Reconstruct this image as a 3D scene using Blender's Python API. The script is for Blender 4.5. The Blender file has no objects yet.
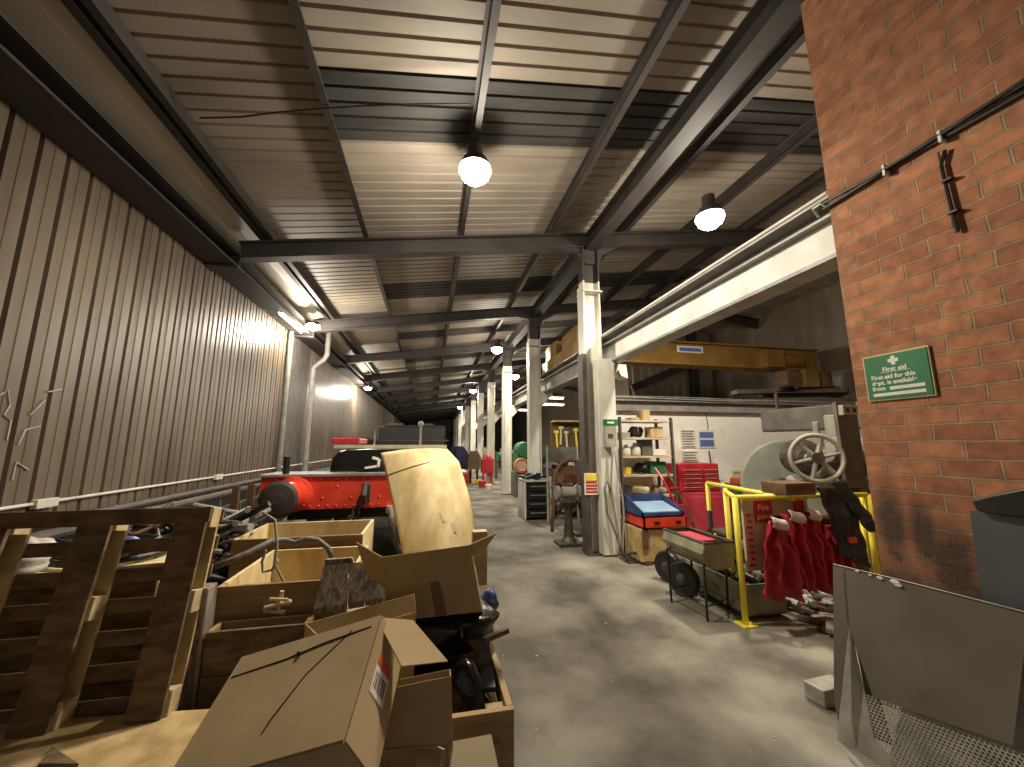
import bpy, bmesh, math, random
from mathutils import Vector, Matrix, Euler
random.seed(7)
V = Vector
C = bpy.context.scene.collection
PI = math.pi
# ---------------------------------------------------------------- camera
FPX, H = 383.0, 1.56
PITCH, YAW = math.radians(9.1), math.radians(11.9)
FW = V((math.sin(YAW)*math.cos(PITCH), math.cos(YAW)*math.cos(PITCH), math.sin(PITCH)))
RT = V((math.cos(YAW), -math.sin(YAW), 0)); UP = RT.cross(FW)
def ray(x, y): return FW*FPX + RT*(x-512) - UP*(y-383.5)
def at(x, y, ax, v):                      # the photo's point (x, y) on the plane axis = v
    r = ray(x, y); o = V((0, 0, H)); i = 'xyz'.index(ax); return o + r*((v-o[i])/r[i])
def atw(x, y, w): return V((0, 0, H)) + ray(x, y)*(w/FPX)
cd = bpy.data.cameras.new('camera'); cam = bpy.data.objects.new('camera', cd); C.objects.link(cam)
cd.sensor_width = 36; cd.lens = 36*FPX/1024; cd.clip_start = .02; cd.clip_end = 300
cam.location = (0, 0, H)
cam.rotation_euler = Matrix((RT, UP, -FW)).transposed().to_euler()
S = bpy.context.scene; S.camera = cam
S.view_settings.view_transform = 'Standard'; S.view_settings.look = 'None'
S.view_settings.gamma = 1; S.view_settings.use_curve_mapping = False
S.view_settings.exposure = 0.7
w = bpy.data.worlds.new('world'); S.world = w; w.use_nodes = True
w.node_tree.nodes['Background'].inputs[0].default_value = (.9, .85, .8, 1)
w.node_tree.nodes['Background'].inputs[1].default_value = .16

# ---------------------------------------------------------------- materials
def hexc(h):
    h = h.lstrip('#'); o = []
    for i in (0, 2, 4):
        c = int(h[i:i+2], 16)/255; o.append(c/12.92 if c <= .04045 else ((c+.055)/1.055)**2.4)
    return (*o, 1)
def mat(name, col, col2=None, rough=.6, metal=0, scale=6, stretch=(1, 1, 1), bump=0.0, emit=0, mix=(.35, .65), detail=6, spec=.5, bscale=None):
    m = bpy.data.materials.new(name); m.use_nodes = True; nt = m.node_tree; N = nt.nodes; L = nt.links
    b = N['Principled BSDF']; b.inputs['Roughness'].default_value = rough; b.inputs['Metallic'].default_value = metal
    b.inputs['Specular IOR Level'].default_value = spec
    tc = N.new('ShaderNodeTexCoord'); mp = N.new('ShaderNodeMapping'); mp.inputs['Scale'].default_value = stretch
    L.new(tc.outputs['Object'], mp.inputs[0])
    nz = N.new('ShaderNodeTexNoise'); nz.inputs['Scale'].default_value = scale; nz.inputs['Detail'].default_value = detail
    L.new(mp.outputs[0], nz.inputs[0])
    cr = N.new('ShaderNodeValToRGB'); cr.color_ramp.elements[0].position = mix[0]; cr.color_ramp.elements[1].position = mix[1]
    cr.color_ramp.elements[0].color = hexc(col); cr.color_ramp.elements[1].color = hexc(col2 or col)
    L.new(nz.outputs[0], cr.inputs[0]); L.new(cr.outputs[0], b.inputs['Base Color'])
    if bump:
        bp = N.new('ShaderNodeBump'); bp.inputs['Strength'].default_value = bump; bp.inputs['Distance'].default_value = .01
        n2 = nz
        if bscale:
            n2 = N.new('ShaderNodeTexNoise'); n2.inputs['Scale'].default_value = bscale; n2.inputs['Detail'].default_value = 4; L.new(mp.outputs[0], n2.inputs[0])
        L.new(n2.outputs[0], bp.inputs['Height']); L.new(bp.outputs[0], b.inputs['Normal'])
    if emit:
        b.inputs['Emission Color'].default_value = hexc(col); b.inputs['Emission Strength'].default_value = emit
    return m
def brickmat(name, c1, c2, mortar, bw, bh, ms, stain=None, ax=('Y', 'Z'), bump=.6, mortar_rough=.9):
    m = bpy.data.materials.new(name); m.use_nodes = True; nt = m.node_tree; N = nt.nodes; L = nt.links
    b = N['Principled BSDF']; b.inputs['Roughness'].default_value = .85
    tc = N.new('ShaderNodeTexCoord'); sp = N.new('ShaderNodeSeparateXYZ'); cb = N.new('ShaderNodeCombineXYZ')
    L.new(tc.outputs['Object'], sp.inputs[0]); L.new(sp.outputs[ax[0]], cb.inputs[0]); L.new(sp.outputs[ax[1]], cb.inputs[1])
    # a little waviness in the courses
    wn = N.new('ShaderNodeTexNoise'); wn.inputs['Scale'].default_value = 9; L.new(cb.outputs[0], wn.inputs[0])
    vm = N.new('ShaderNodeVectorMath'); vm.operation = 'MULTIPLY_ADD'; vm.inputs[1].default_value = (.012, .012, 0)
    L.new(wn.outputs['Color'], vm.inputs[0]); L.new(cb.outputs[0], vm.inputs[2])
    bt = N.new('ShaderNodeTexBrick'); bt.inputs['Scale'].default_value = 1; bt.inputs['Brick Width'].default_value = bw
    bt.inputs['Row Height'].default_value = bh; bt.inputs['Mortar Size'].default_value = ms; bt.inputs['Mortar Smooth'].default_value = .25
    bt.inputs['Bias'].default_value = -.1
    bt.inputs['Color1'].default_value = hexc(c1); bt.inputs['Color2'].default_value = hexc(c2); bt.inputs['Mortar'].default_value = hexc(mortar)
    L.new(vm.outputs[0], bt.inputs[0])
    nz = N.new('ShaderNodeTexNoise'); nz.inputs['Scale'].default_value = 14; nz.inputs['Detail'].default_value = 8; L.new(cb.outputs[0], nz.inputs[0])
    cr = N.new('ShaderNodeValToRGB'); cr.color_ramp.elements[0].position = .3; cr.color_ramp.elements[1].position = .7
    cr.color_ramp.elements[0].color = (.62, .6, .6, 1); cr.color_ramp.elements[1].color = (1.1, 1.08, 1.05, 1); L.new(nz.outputs[0], cr.inputs[0])
    mx = N.new('ShaderNodeMix'); mx.data_type = 'RGBA'; mx.blend_type = 'MULTIPLY'; mx.inputs[0].default_value = 1
    L.new(bt.outputs['Color'], mx.inputs[6]); L.new(cr.outputs[0], mx.inputs[7]); out = mx.outputs[2]
    if stain:        # oily soot marks low on the wall: (y, z, ry, rz)
        tot = None
        for (sy, sz, ry, rz) in stain:
            mp = N.new('ShaderNodeMapping'); mp.vector_type = 'TEXTURE'; mp.inputs['Location'].default_value = (sy, sz, 0); mp.inputs['Scale'].default_value = (ry, rz, 1)
            L.new(vm.outputs[0], mp.inputs[0]); g = N.new('ShaderNodeTexGradient'); g.gradient_type = 'SPHERICAL'; L.new(mp.outputs[0], g.inputs[0])
            if tot is None: tot = g.outputs[1]
            else:
                a = N.new('ShaderNodeMath'); a.operation = 'MAXIMUM'; L.new(tot, a.inputs[0]); L.new(g.outputs[1], a.inputs[1]); tot = a.outputs[0]
        mu = N.new('ShaderNodeMath'); mu.operation = 'MULTIPLY'; L.new(tot, mu.inputs[0]); L.new(nz.outputs[0], mu.inputs[1])
        mr = N.new('ShaderNodeMapRange'); mr.inputs[1].default_value = .05; mr.inputs[2].default_value = .32; mr.inputs[4].default_value = .85; L.new(mu.outputs[0], mr.inputs[0])
        m2 = N.new('ShaderNodeMix'); m2.data_type = 'RGBA'; m2.inputs[7].default_value = hexc('2b2622')
        L.new(mr.outputs[0], m2.inputs[0]); L.new(out, m2.inputs[6]); out = m2.outputs[2]
    L.new(out, b.inputs['Base Color'])
    ad = N.new('ShaderNodeMath'); ad.operation = 'MULTIPLY_ADD'; ad.inputs[1].default_value = -1.0; L.new(bt.outputs['Fac'], ad.inputs[0])
    m3 = N.new('ShaderNodeMath'); m3.operation = 'MULTIPLY'; m3.inputs[1].default_value = .5; L.new(nz.outputs[0], m3.inputs[0]); L.new(m3.outputs[0], ad.inputs[2])
    bp = N.new('ShaderNodeBump'); bp.inputs['Strength'].default_value = bump; bp.inputs['Distance'].default_value = .012
    L.new(ad.outputs[0], bp.inputs['Height']); L.new(bp.outputs[0], b.inputs['Normal'])
    return m
def emat(name, col, s):
    m = bpy.data.materials.new(name); m.use_nodes = True; nt = m.node_tree; nt.nodes.clear()
    e = nt.nodes.new('ShaderNodeEmission'); e.inputs[0].default_value = hexc(col); e.inputs[1].default_value = s
    o = nt.nodes.new('ShaderNodeOutputMaterial'); nt.links.new(e.outputs[0], o.inputs[0]); return m
M = dict(
 concrete=mat('concrete_floor', '5f5b51', '9c9789', rough=.8, scale=1.7, bump=.35, detail=15, mix=(.36, .66), bscale=70, spec=.3),
 clad=mat('brown_cladding', '574b3e', '75695a', rough=.38, scale=2.5, stretch=(1, 1, .25), detail=8, mix=(.3, .7), spec=.5),
 roof=mat('roof_sheet', '736a5f', '8d8375', rough=.6, scale=1.4, stretch=(.4, 1, 1), detail=8),
 sky=mat('dirty_skylight', '1f1e1d', '32302d', rough=.7, scale=3, stretch=(.3, 2, 1)),
 soffit=mat('gutter_sheet', 'a59c8e', 'bdb3a4', rough=.6, scale=1),
 steel=mat('dark_steel', '3b3733', '524b45', rough=.6, scale=5),
 steelb=mat('dark_roof_steel', '292523', '383330', rough=.6, scale=3),
 white=mat('white_painted_steel', 'b5b4a9', 'dcdacd', rough=.55, scale=5, stretch=(1, 1, .4), mix=(.25, .6)),
 beamw=mat('pale_beam_paint', 'b9b8b0', 'd8d7d0', rough=.6, scale=3, mix=(.3, .6)),
 greyst=mat('grey_steel', '7b7a75', '93918b', rough=.5, scale=6),
 greydk=mat('dark_grey_plate', '55524c', '68645c', rough=.45, scale=6),
 wwall=mat('whitewash', 'd6d4c8', 'efede4', rough=.9, scale=5, bump=.3, mix=(.2, .45), detail=10),
 red=mat('loco_red', 'd23420', 'e04a30', rough=.4, scale=5),
 redp=mat('red_paint', 'a8202a', 'c23038', rough=.4, scale=5),
 pink=mat('faded_red_panel', 'b03445', 'c54556', rough=.5, scale=2),
 yellow=mat('yellow_paint', 'd8c22a', 'e6d548', rough=.45, scale=8, mix=(.2, .4)),
 crane=mat('crane_ochre', '80622a', '96763a', rough=.5, scale=3),
 black=mat('black_rubber', '121212', '201f1e', rough=.45, scale=8),
 gloss=mat('black_gloss', '0c0c0d', '151516', rough=.15, scale=4),
 bag=mat('black_bag', '141414', '1e1e1e', rough=.22, scale=8, bump=1.0, bscale=14),
 card=mat('cardboard', 'a18960', 'b9a179', rough=.85, scale=2, detail=8, bump=.12),
 card2=mat('cardboard_pale', 'b9a67f', 'c9b892', rough=.85, scale=3),
 tape=mat('brown_tape', '6b4a33', '775640', rough=.3),
 pine=mat('pine_board', '8c7148', 'b6996a', rough=.75, scale=3, stretch=(1, 1, 7), mix=(.3, .7)),
 pineh=mat('pine_board_across', '7a6040', 'a5865c', rough=.75, scale=3, stretch=(1, 6, 9), mix=(.3, .7)),
 ply=mat('plywood', 'cbb07a', 'ecd9a8', rough=.7, scale=3, stretch=(3, 3, .6), mix=(.3, .7), detail=10),
 plys=mat('dirty_plywood', 'a38758', 'c9ae7c', rough=.8, scale=9, detail=10),
 oldw=mat('weathered_timber', '5d5449', '9c9080', rough=.9, scale=6, stretch=(7, 7, 1), bump=.6, detail=10),
 palw=mat('pallet_timber', '54432f', '7b6548', rough=.85, scale=4, stretch=(2, 6, 6)),
 palc=mat('pallet_cut_end', 'b09a70', 'cbb88c', rough=.85, scale=10),
 dwood=mat('dark_brown_wood', '4e3824', '6e5238', rough=.8, scale=4, stretch=(1, 1, 5)),
 hose=mat('grey_hose', '5e5a53', '77736b', rough=.6, scale=30),
 brass=mat('brass', 'b5a076', 'd8c8a0', rough=.4, metal=.2),
 blue=mat('blue_plastic', '26365e', '3a5080', rough=.35),
 blues=mat('pale_blue_sheet', '86a6c8', '9db9d6', rough=.5),
 green=mat('sign_green', '1c6b3d', '227546', rough=.45),
 greenp=mat('green_panel', '1d5c33', '246a3d', rough=.6),
 cream=mat('cream_board', 'b8a98e', 'cbbda3', rough=.8),
 paper=mat('paper', 'd9d6c9', 'e4e1d4', rough=.9),
 paperY=mat('yellowed_paper', 'c7bf96', 'd2cba5', rough=.9),
 bluep=mat('blue_notice', '4e6cae', '5b79b8', rough=.8),
 apron=mat('red_cloth', '8a1020', 'b01c2e', rough=.5, scale=10, bump=1.0, bscale=16),
 apronin=mat('pale_cloth', 'b9b0a6', 'd0c8be', rough=.8),
 jacket=mat('black_jacket', '1b1e20', '2c3134', rough=.4, scale=8, bump=1.0, bscale=18),
 orange=mat('orange', 'c04a20', 'd05a2a', rough=.5),
 iron=mat('cast_iron', '37332d', '5d574d', rough=.5, scale=9, metal=.2),
 ironl=mat('pale_machine_grey', '8b8a7e', 'a3a193', rough=.5, scale=6),
 disc=mat('sage_grey_disc', '7c8076', '969a8d', rough=.55, scale=3),
 trough=mat('galvanised_trough', '77745c', 'a09c80', rough=.45, scale=5, metal=.2, detail=10),
 rust=mat('rust', '4d3322', '6b4a30', rough=.85, scale=10),
 panel=mat('brown_grey_sheet', '6b655c', '7d756a', rough=.4, scale=3, metal=.15),
 panelb=mat('blue_grey_sheet', '565a5e', '666a6e', rough=.38, scale=3, metal=.35),
 galv=mat('mottled_pale_sheet', '8f8c82', 'b5b2a6', rough=.5, scale=8, metal=.1, detail=10),
 navy=mat('navy_cloth', '20203a', '33305a', rough=.8),
 brownc=mat('brown_cloth', '57483a', '77644f', rough=.9, scale=20),
 lamp=emat('lamp_glass', 'fff1d8', 40), tube=emat('tube_glass', 'fff4dd', 9), dimlamp=emat('dim_lamp_glass', 'fff1d8', 14),
 brick=brickmat('red_brick', '9a6344', 'bb8059', 'a08a6c', .225, .088, .0065, stain=[(2.84, 1.12, .11, .32), (2.70, 1.1, .1, .26), (2.60, .98, .16, .3), (2.84, .7, .3, .35), (2.5, .75, .5, .3)], bump=1.3),
 block=brickmat('dark_blockwork', '3c3732', '48423c', '9a958b', .44, .22, .016, bump=.4),
)

# ---------------------------------------------------------------- mesh helpers
class MB:
    def __init__(s): s.v = []; s.f = []; s.mi = []; s.mats = []; s.cur = 0
    def add(s, vs, fs):
        o = len(s.v); s.v += [tuple(p) for p in vs]; s.f += [tuple(i+o for i in f) for f in fs]; s.mi += [s.cur]*len(fs); return s
    def box(s, lo, hi, rot=None, piv=None):
        lo = V(lo); hi = V(hi)
        P = [V((x, y, z)) for z in (lo.z, hi.z) for y in (lo.y, hi.y) for x in (lo.x, hi.x)]
        if rot:
            pv = V(piv) if piv else (lo+hi)/2; R = Euler(rot).to_matrix(); P = [pv+R@(p-pv) for p in P]
        return s.add(P, [(0, 2, 3, 1), (4, 5, 7, 6), (0, 1, 5, 4), (2, 6, 7, 3), (0, 4, 6, 2), (1, 3, 7, 5)])
    def obox(s, o, ux, uy, uz):                         # box spanned by three edge vectors from a corner
        o, ux, uy, uz = map(V, (o, ux, uy, uz))
        P = [o+ux*a+uy*b+uz*c for c in (0, 1) for b in (0, 1) for a in (0, 1)]
        fl = ux.cross(uy).dot(uz) < 0
        F = [(0, 2, 3, 1), (4, 5, 7, 6), (0, 1, 5, 4), (2, 6, 7, 3), (0, 4, 6, 2), (1, 3, 7, 5)]
        if fl: F = [tuple(reversed(f)) for f in F]
        return s.add(P, F)
    def bar(s, a, b, w, h, up=(0, 0, 1)):               # rectangular bar from a to b
        a, b = V(a), V(b); d = b-a; u = V(up)
        sx = d.cross(u); sx = sx.normalized() if sx.length > 1e-6 else V((1, 0, 0)); sy = sx.cross(d).normalized()
        return s.obox(a-sx*w/2-sy*h/2, sx*w, d, sy*h)
    def cyl(s, a, b, r, r2=None, n=14):
        a, b = V(a), V(b); r2 = r if r2 is None else r2; d = (b-a).normalized()
        x = d.orthogonal().normalized(); y = d.cross(x); P = []
        for c, rr in ((a, r), (b, r2)):
            for i in range(n):
                t = 2*PI*i/n; P.append(c+x*math.cos(t)*rr+y*math.sin(t)*rr)
        F = [(i, (i+1) % n, n+(i+1) % n, n+i) for i in range(n)]+[tuple(range(n-1, -1, -1)), tuple(range(n, 2*n))]
        return s.add(P, F)
    def tube(s, pts, r, n=8, closed=False):
        pts = [V(p) for p in pts]; m = len(pts); P = []; x = None
        for i, p in enumerate(pts):
            if closed: d = (pts[(i+1) % m]-pts[i-1]).normalized()
            else: d = (pts[min(i+1, m-1)]-pts[max(i-1, 0)]).normalized()
            if x is None: x = d.orthogonal().normalized()
            x = (x-d*x.dot(d)).normalized(); y = d.cross(x); rr = r(i/(m-1)) if callable(r) else r
            for k in range(n):
                t = 2*PI*k/n; P.append(p+x*math.cos(t)*rr+y*math.sin(t)*rr)
        F = []
        for i in range(m if closed else m-1):
            j = (i+1) % m
            for k in range(n): F.append((i*n+k, i*n+(k+1) % n, j*n+(k+1) % n, j*n+k))
        if not closed: F += [tuple(range(n-1, -1, -1)), tuple(range((m-1)*n, m*n))]
        return s.add(P, F)
    def prism(s, poly, t):                              # planar polygon of 3D points pushed along t
        poly = [V(p) for p in poly]; t = V(t); n = len(poly)
        nr = sum(((poly[i]-poly[0]).cross(poly[(i+1) % n]-poly[0]) for i in range(1, n-1)), V())
        if nr.dot(t) > 0: poly.reverse()
        P = poly+[p+t for p in poly]
        return s.add(P, [tuple(range(n)), tuple(range(2*n-1, n-1, -1))]+[(i, n+i, n+(i+1) % n, (i+1) % n) for i in range(n)])
    def sphere(s, c, r, n=14, m=9, sc=(1, 1, 1)):
        c = V(c); P = [c+V((0, 0, r*sc[2]))]
        for j in range(1, m):
            a = PI*j/m
            for i in range(n):
                t = 2*PI*i/n; P.append(c+V((r*sc[0]*math.sin(a)*math.cos(t), r*sc[1]*math.sin(a)*math.sin(t), r*sc[2]*math.cos(a))))
        P.append(c-V((0, 0, r*sc[2]))); F = []
        for i in range(n): F.append((0, 1+i, 1+(i+1) % n))
        for j in range(m-2):
            for i in range(n): F.append((1+j*n+i, 1+(j+1)*n+i, 1+(j+1)*n+(i+1) % n, 1+j*n+(i+1) % n))
        e = len(P)-1; b = 1+(m-2)*n
        for i in range(n): F.append((e, b+(i+1) % n, b+i))
        return s.add(P, F)
    def lathe(s, c, prof, n=20, axis=(0, 0, 1)):        # prof: (radius, height) along axis
        c = V(c); d = V(axis).normalized(); x = d.orthogonal().normalized(); y = d.cross(x); P = []
        for r, h in prof:
            for i in range(n):
                t = 2*PI*i/n; P.append(c+d*h+x*r*math.cos(t)+y*r*math.sin(t))
        F = []; m = len(prof)
        for j in range(m-1):
            for i in range(n): F.append((j*n+i, j*n+(i+1) % n, (j+1)*n+(i+1) % n, (j+1)*n+i))
        F += [tuple(range(n-1, -1, -1)), tuple(range((m-1)*n, m*n))]
        return s.add(P, F)
    def grid(s, fn, nu, nv):
        P = [fn(i/nu, j/nv) for j in range(nv+1) for i in range(nu+1)]
        return s.add(P, [(j*(nu+1)+i, j*(nu+1)+i+1, (j+1)*(nu+1)+i+1, (j+1)*(nu+1)+i) for j in range(nv) for i in range(nu)])
    def ibeam(s, a, b, w, h, up=(0, 0, 1), t=.02):
        a, b, u = V(a), V(b), V(up); d = b-a; sx = d.cross(u).normalized(); sy = sx.cross(d).normalized()
        s.obox(a-sx*w/2-sy*h/2, sx*w, d, sy*t); s.obox(a-sx*w/2+sy*(h/2-t), sx*w, d, sy*t)
        s.obox(a-sx*t/2-sy*(h/2-t), sx*t, d, sy*(h-2*t)); return s
    def use(s, m):
        if m not in s.mats: s.mats.append(m)
        s.cur = s.mats.index(m); return s
    def build(s, name, m, parent=None, bevel=0, smooth=False, solid=0, subd=0):
        me = bpy.data.meshes.new(name)
        off = V((0, 0, 0))
        if parent is None and s.v:                      # origin at the base of a thing that is one mesh
            xs, ys, zs = zip(*s.v); off = V(((min(xs)+max(xs))/2, (min(ys)+max(ys))/2, min(zs)))
        me.from_pydata([tuple(V(p)-off) for p in s.v], [], s.f); me.validate()
        mats = [m] if not s.mats else s.mats
        for q in mats: me.materials.append(q if not isinstance(q, str) else M[q])
        if s.mats:
            for p, i in zip(me.polygons, s.mi): p.material_index = i
        if smooth:
            for p in me.polygons: p.use_smooth = True
        me.update()
        o = bpy.data.objects.new(name, me); C.objects.link(o); o.location = off
        if parent:
            o.parent = parent
            root = parent
            if parent.type == 'EMPTY': o.matrix_parent_inverse = Matrix.Translation(-parent.location)
            elif parent.parent is None: o.matrix_parent_inverse = Matrix.Translation(-parent.location)
        if subd: md = o.modifiers.new('s', 'SUBSURF'); md.levels = md.render_levels = subd
        if solid: md = o.modifiers.new('t', 'SOLIDIFY'); md.thickness = solid; md.offset = 0
        if bevel: md = o.modifiers.new('b', 'BEVEL'); md.width = bevel; md.segments = 2; md.limit_method = 'ANGLE'; md.angle_limit = .6
        return o
def thing(name, label, cat, loc=(0, 0, 0), group=None):
    o = bpy.data.objects.new(name, None); C.objects.link(o); o.location = loc; o.empty_display_size = .1
    o['label'] = label; o['category'] = cat
    if group: o['group'] = group
    return o
def tag(o, label, cat, group=None, kind=None):
    o['label'] = label; o['category'] = cat
    if group: o['group'] = group
    if kind: o['kind'] = kind
    return o
def struct(o, label=None):
    o['kind'] = 'structure'
    if label: o['label'] = label
    return o
def copy_tree(o, parent=None):
    c = o.copy(); C.objects.link(c)
    if parent:
        mi = o.matrix_parent_inverse.copy(); c.parent = parent; c.matrix_parent_inverse = mi
    for ch in list(o.children): copy_tree(ch, c)
    return c
def clone(root, loc, label, group=None):
    c = copy_tree(root); c.location = loc; c['label'] = label
    if group: c['group'] = group
    return c
def text(name, body, size, mtx, m, parent, depth=.0008, bold=0.0, align='CENTER'):
    cu = bpy.data.curves.new(name, 'FONT'); cu.body = body; cu.size = size; cu.align_x = align; cu.extrude = depth; cu.offset = bold
    o = bpy.data.objects.new(name, cu); C.objects.link(o); dg = bpy.context.evaluated_depsgraph_get(); dg.update()
    me = bpy.data.meshes.new_from_object(o.evaluated_get(dg)); bpy.data.objects.remove(o)
    me.transform(mtx); me.materials.clear(); me.materials.append(M[m] if isinstance(m, str) else m)
    for p in me.polygons: p.material_index = 0
    b = MB(); b.v = [tuple(v.co) for v in me.vertices]; b.f = [tuple(p.vertices) for p in me.polygons]; b.mi = [0]*len(b.f)
    return b.build(name, m, parent)
def frame(o, x, y):                                     # matrix with local x, y along given directions
    x = V(x).normalized(); y = V(y); y = (y-x*x.dot(y)).normalized(); z = x.cross(y)
    m = Matrix((x, y, z)).transposed().to_4x4(); m.translation = V(o); return m
ORD = ['first', 'second', 'third', 'fourth', 'fifth', 'sixth', 'seventh', 'eighth', 'ninth', 'tenth', 'eleventh', 'twelfth', 'thirteenth']
YC = [5.56+3.45*i for i in range(12)]                   # frames of the shed
Y0, Y1 = -4.0, 50.0
def zr(x): return 4.68+.145*x                           # underside of the purlins

# ================================================================ SETTING
b = MB().box((-3.3, Y0, -.15), (9.3, Y1, 0)); struct(b.build('floor', 'concrete'))
# left cladding with narrow dark grooves, over a dark block dwarf wall
def profile(y0, y1, pitch):
    P = []; y = y0
    while y < y1:
        P += [(y, 0), (y+pitch*.36, 0), (y+pitch*.38, .006), (y+pitch*.44, .006), (y+pitch*.46, 0), (y+pitch*.82, 0), (y+pitch*.86, -.04), (y+pitch*.96, -.04)]; y += pitch
    P.append((y, 0)); return P
def clad(x, y0, y1, z0, z1, pitch, sgn=1):
    P = profile(y0, y1, pitch); b = MB(); vs = []
    for y, d in P: vs += [V((x+d*sgn, y, z0)), V((x+d*sgn, y, z1))]
    b.add(vs, [(2*i, 2*i+2, 2*i+3, 2*i+1) if sgn > 0 else (2*i+1, 2*i+3, 2*i+2, 2*i) for i in range(len(P)-1)]); return b
b = clad(-3.0, Y0, 8.6, .98, 4.3, .222); b.box((-3.12, Y0, .9), (-3.05, Y1, 5.0))
b.v += []
b2 = clad(-3.0, 10.1, Y1, .98, 4.3, .222); o = len(b.v)
b.v += b2.v; b.f += [tuple(i+o for i in f) for f in b2.f]; b.mi += b2.mi
wl = struct(b.build('wall_left', 'clad'))
b = MB().box((-3.14, Y0, 0), (-2.99, Y1, .98)); b.build('block_base', 'block', wl)
b = MB().box((-3.03, 8.6, .98), (-2.99, 10.1, 4.3)); b.build('recess_panel', 'steel', wl)
# brick room on the right
b = MB().box((2.54, Y0, 0), (6.5, 1.84, 5.5)); struct(b.build('wall_right', 'brick'))
b = MB().box((9.2, Y0, 0), (9.3, Y1, 5.6)); struct(b.build('wall_far_right', 'clad'))
b = MB().box((-3.14, Y1, 0), (9.3, Y1+.1, 6)); struct(b.build('wall_back', 'steel'))
# whitewashed partition and its steel channel
b = MB().box((3.2, 6.5, 0), (9.2, 6.62, 2.18)); struct(b.build('wall_partition', 'wwall'))
b = MB(); b.box((3.2, 6.4, 2.18), (9.2, 6.62, 2.2)); b.box((3.2, 6.47, 2.2), (9.2, 6.5, 2.36)); b.box((3.2, 6.38, 2.36), (9.2, 6.62, 2.385))
b.tube([(3.2, 6.36, 2.42), (5.5, 6.36, 2.40), (7, 6.36, 2.42), (9.1, 6.36, 2.40)], .014)
b.tube([(3.2, 6.4, 2.44), (4.6, 6.4, 2.45), (6, 6.38, 2.43), (9.1, 6.4, 2.45)], .01)
tag(b.build('steel_channel', 'greyst'), 'grey steel channel with cables running along the top of the whitewashed partition', 'beam')
# gable cladding behind the crane bay
P = []; x = 6.1
b = MB(); vs = []
while x < 9.2:
    for dx, d in ((0, 0), (.13, 0), (.16, .05), (.25, .05), (.28, 0)): P.append((x+dx, d))
    x += .3
for x, d in P: vs += [V((x, 11-d, 0)), V((x, 11-d, 5.6))]
b.add(vs, [(2*i, 2*i+2, 2*i+3, 2*i+1) for i in range(len(P)-1)])
struct(b.build('wall_gable', 'roof'))
b = MB(); b.ibeam((8.3, 10.75, 0), (8.3, 10.75, 5.3), .22, .22, up=(0, 1, 0)); tag(b.build('gable_post', 'steelb'), 'dark steel post against the pale ribbed cladding beyond the crane', 'post')
b = MB(); b.bar((6.1, 10.8, 3.3), (9.0, 10.8, 4.5), .12, .22); tag(b.build('gable_brace', 'steelb'), 'dark sloping brace across the pale ribbed cladding', 'brace')

# ---- roof: ribbed sheets with dirty skylight strips
def roofz(x): return zr(x)+.145 if x <= 6.2 else zr(6.2)+.14-(x-6.2)*.145
XS = [-2.4, -1.03, .35, 1.8, 3.1, 4.4, 6.2, 9.25]
skyb = [(3.0, 3.82), (7.5, 8.35), (10.9, 11.6), (14.3, 15.0), (17.8, 18.5), (21.2, 21.9), (24.7, 25.4)]
b = MB().use('roof').use('sky').use('roof')
ys = []; y = Y0
while y < Y1:
    ys += [(y, 0), (y+.125, .0), (y+.135, .02), (y+.15, .02)]; y += .16
ys.append((y, 0))
for a, c in zip(XS[:-1], XS[1:]):
    for isky in (0, 1):
        b.use('sky' if isky else 'roof')
        for (ya, da), (yb, db) in zip(ys[:-1], ys[1:]):
            ins = any(s0 <= (ya+yb)/2 <= s1 for s0, s1 in skyb) and a > -1.1 and a < 5
            if ins != bool(isky): continue
            b.add([(a, ya, roofz(a)+da), (c, ya, roofz(c)+da), (c, yb, roofz(c)+db), (a, yb, roofz(a)+db)], [(0, 3, 2, 1)])
b.use('roof'); b.box((-3.3, Y0, 5.0), (-2.4, Y1, 5.02))
struct(b.build('ceiling', 'roof'))
# valley gutter underside at the left eaves
b = MB(); q = [(-2.98, 4.33), (-2.56, 4.36), (-2.43, 4.44), (-2.42, 4.5)]
vs = []; 
for x, z in q: vs += [V((x, Y0, z)), V((x, Y1, z))]
b.add(vs, [(2*i, 2*i+1, 2*i+3, 2*i+2) for i in range(3)])
tag(b.build('valley_gutter', 'soffit', solid=.006), 'long pale grey gutter sheet between the left wall beam and the roof', 'gutter')
# purlins
PX = [(-2.28, .16), (-1.03, .1), (.35, .09), (1.8, .1), (3.1, .12), (4.4, .12), (5.6, .12)]
pl = ['double purlin beside the pale gutter at the left eaves', 'dark roof purlin, next one in from the eaves gutter', 'slim roof purlin running over the nearest globe lamp', 'roof purlin between the nearest globe lamp and the column line beam',
      'roof purlin just right of the heavy column line beam', 'roof purlin running behind the right hand globe lamp', 'roof purlin nearest the ridge over the crane bay']
for (x, wd), lb in zip(PX, pl):
    b = MB()
    z = zr(x)
    if x < -2:
        for dx in (-.075, .05): b.box((x+dx-.02, Y0, z), (x+dx+.02, Y1, z+.14)); b.box((x+dx-.035, Y0, z-.005), (x+dx+.035, Y1, z+.01))
    else:
        b.box((x-.012, Y0, z), (x+.012, Y1, z+.13)); b.box((x-.012, Y0, z-.004), (x+wd*.55, Y1, z+.012)); b.box((x-wd*.5, Y0, z+.12), (x+.01, Y1, z+.13))
    tag(b.build('roof_purlin', 'steelb'), lb, 'purlin', 'purlins under the roof sheets')
# beam along the top of the left wall
b = MB(); b.box((-3.0, Y0, 3.93), (-2.62, Y1, 3.955)); b.box((-3.0, Y0, 4.10), (-2.60, Y1, 4.125)); b.box((-2.9, Y0, 3.95), (-2.86, Y1, 4.11))

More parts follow.
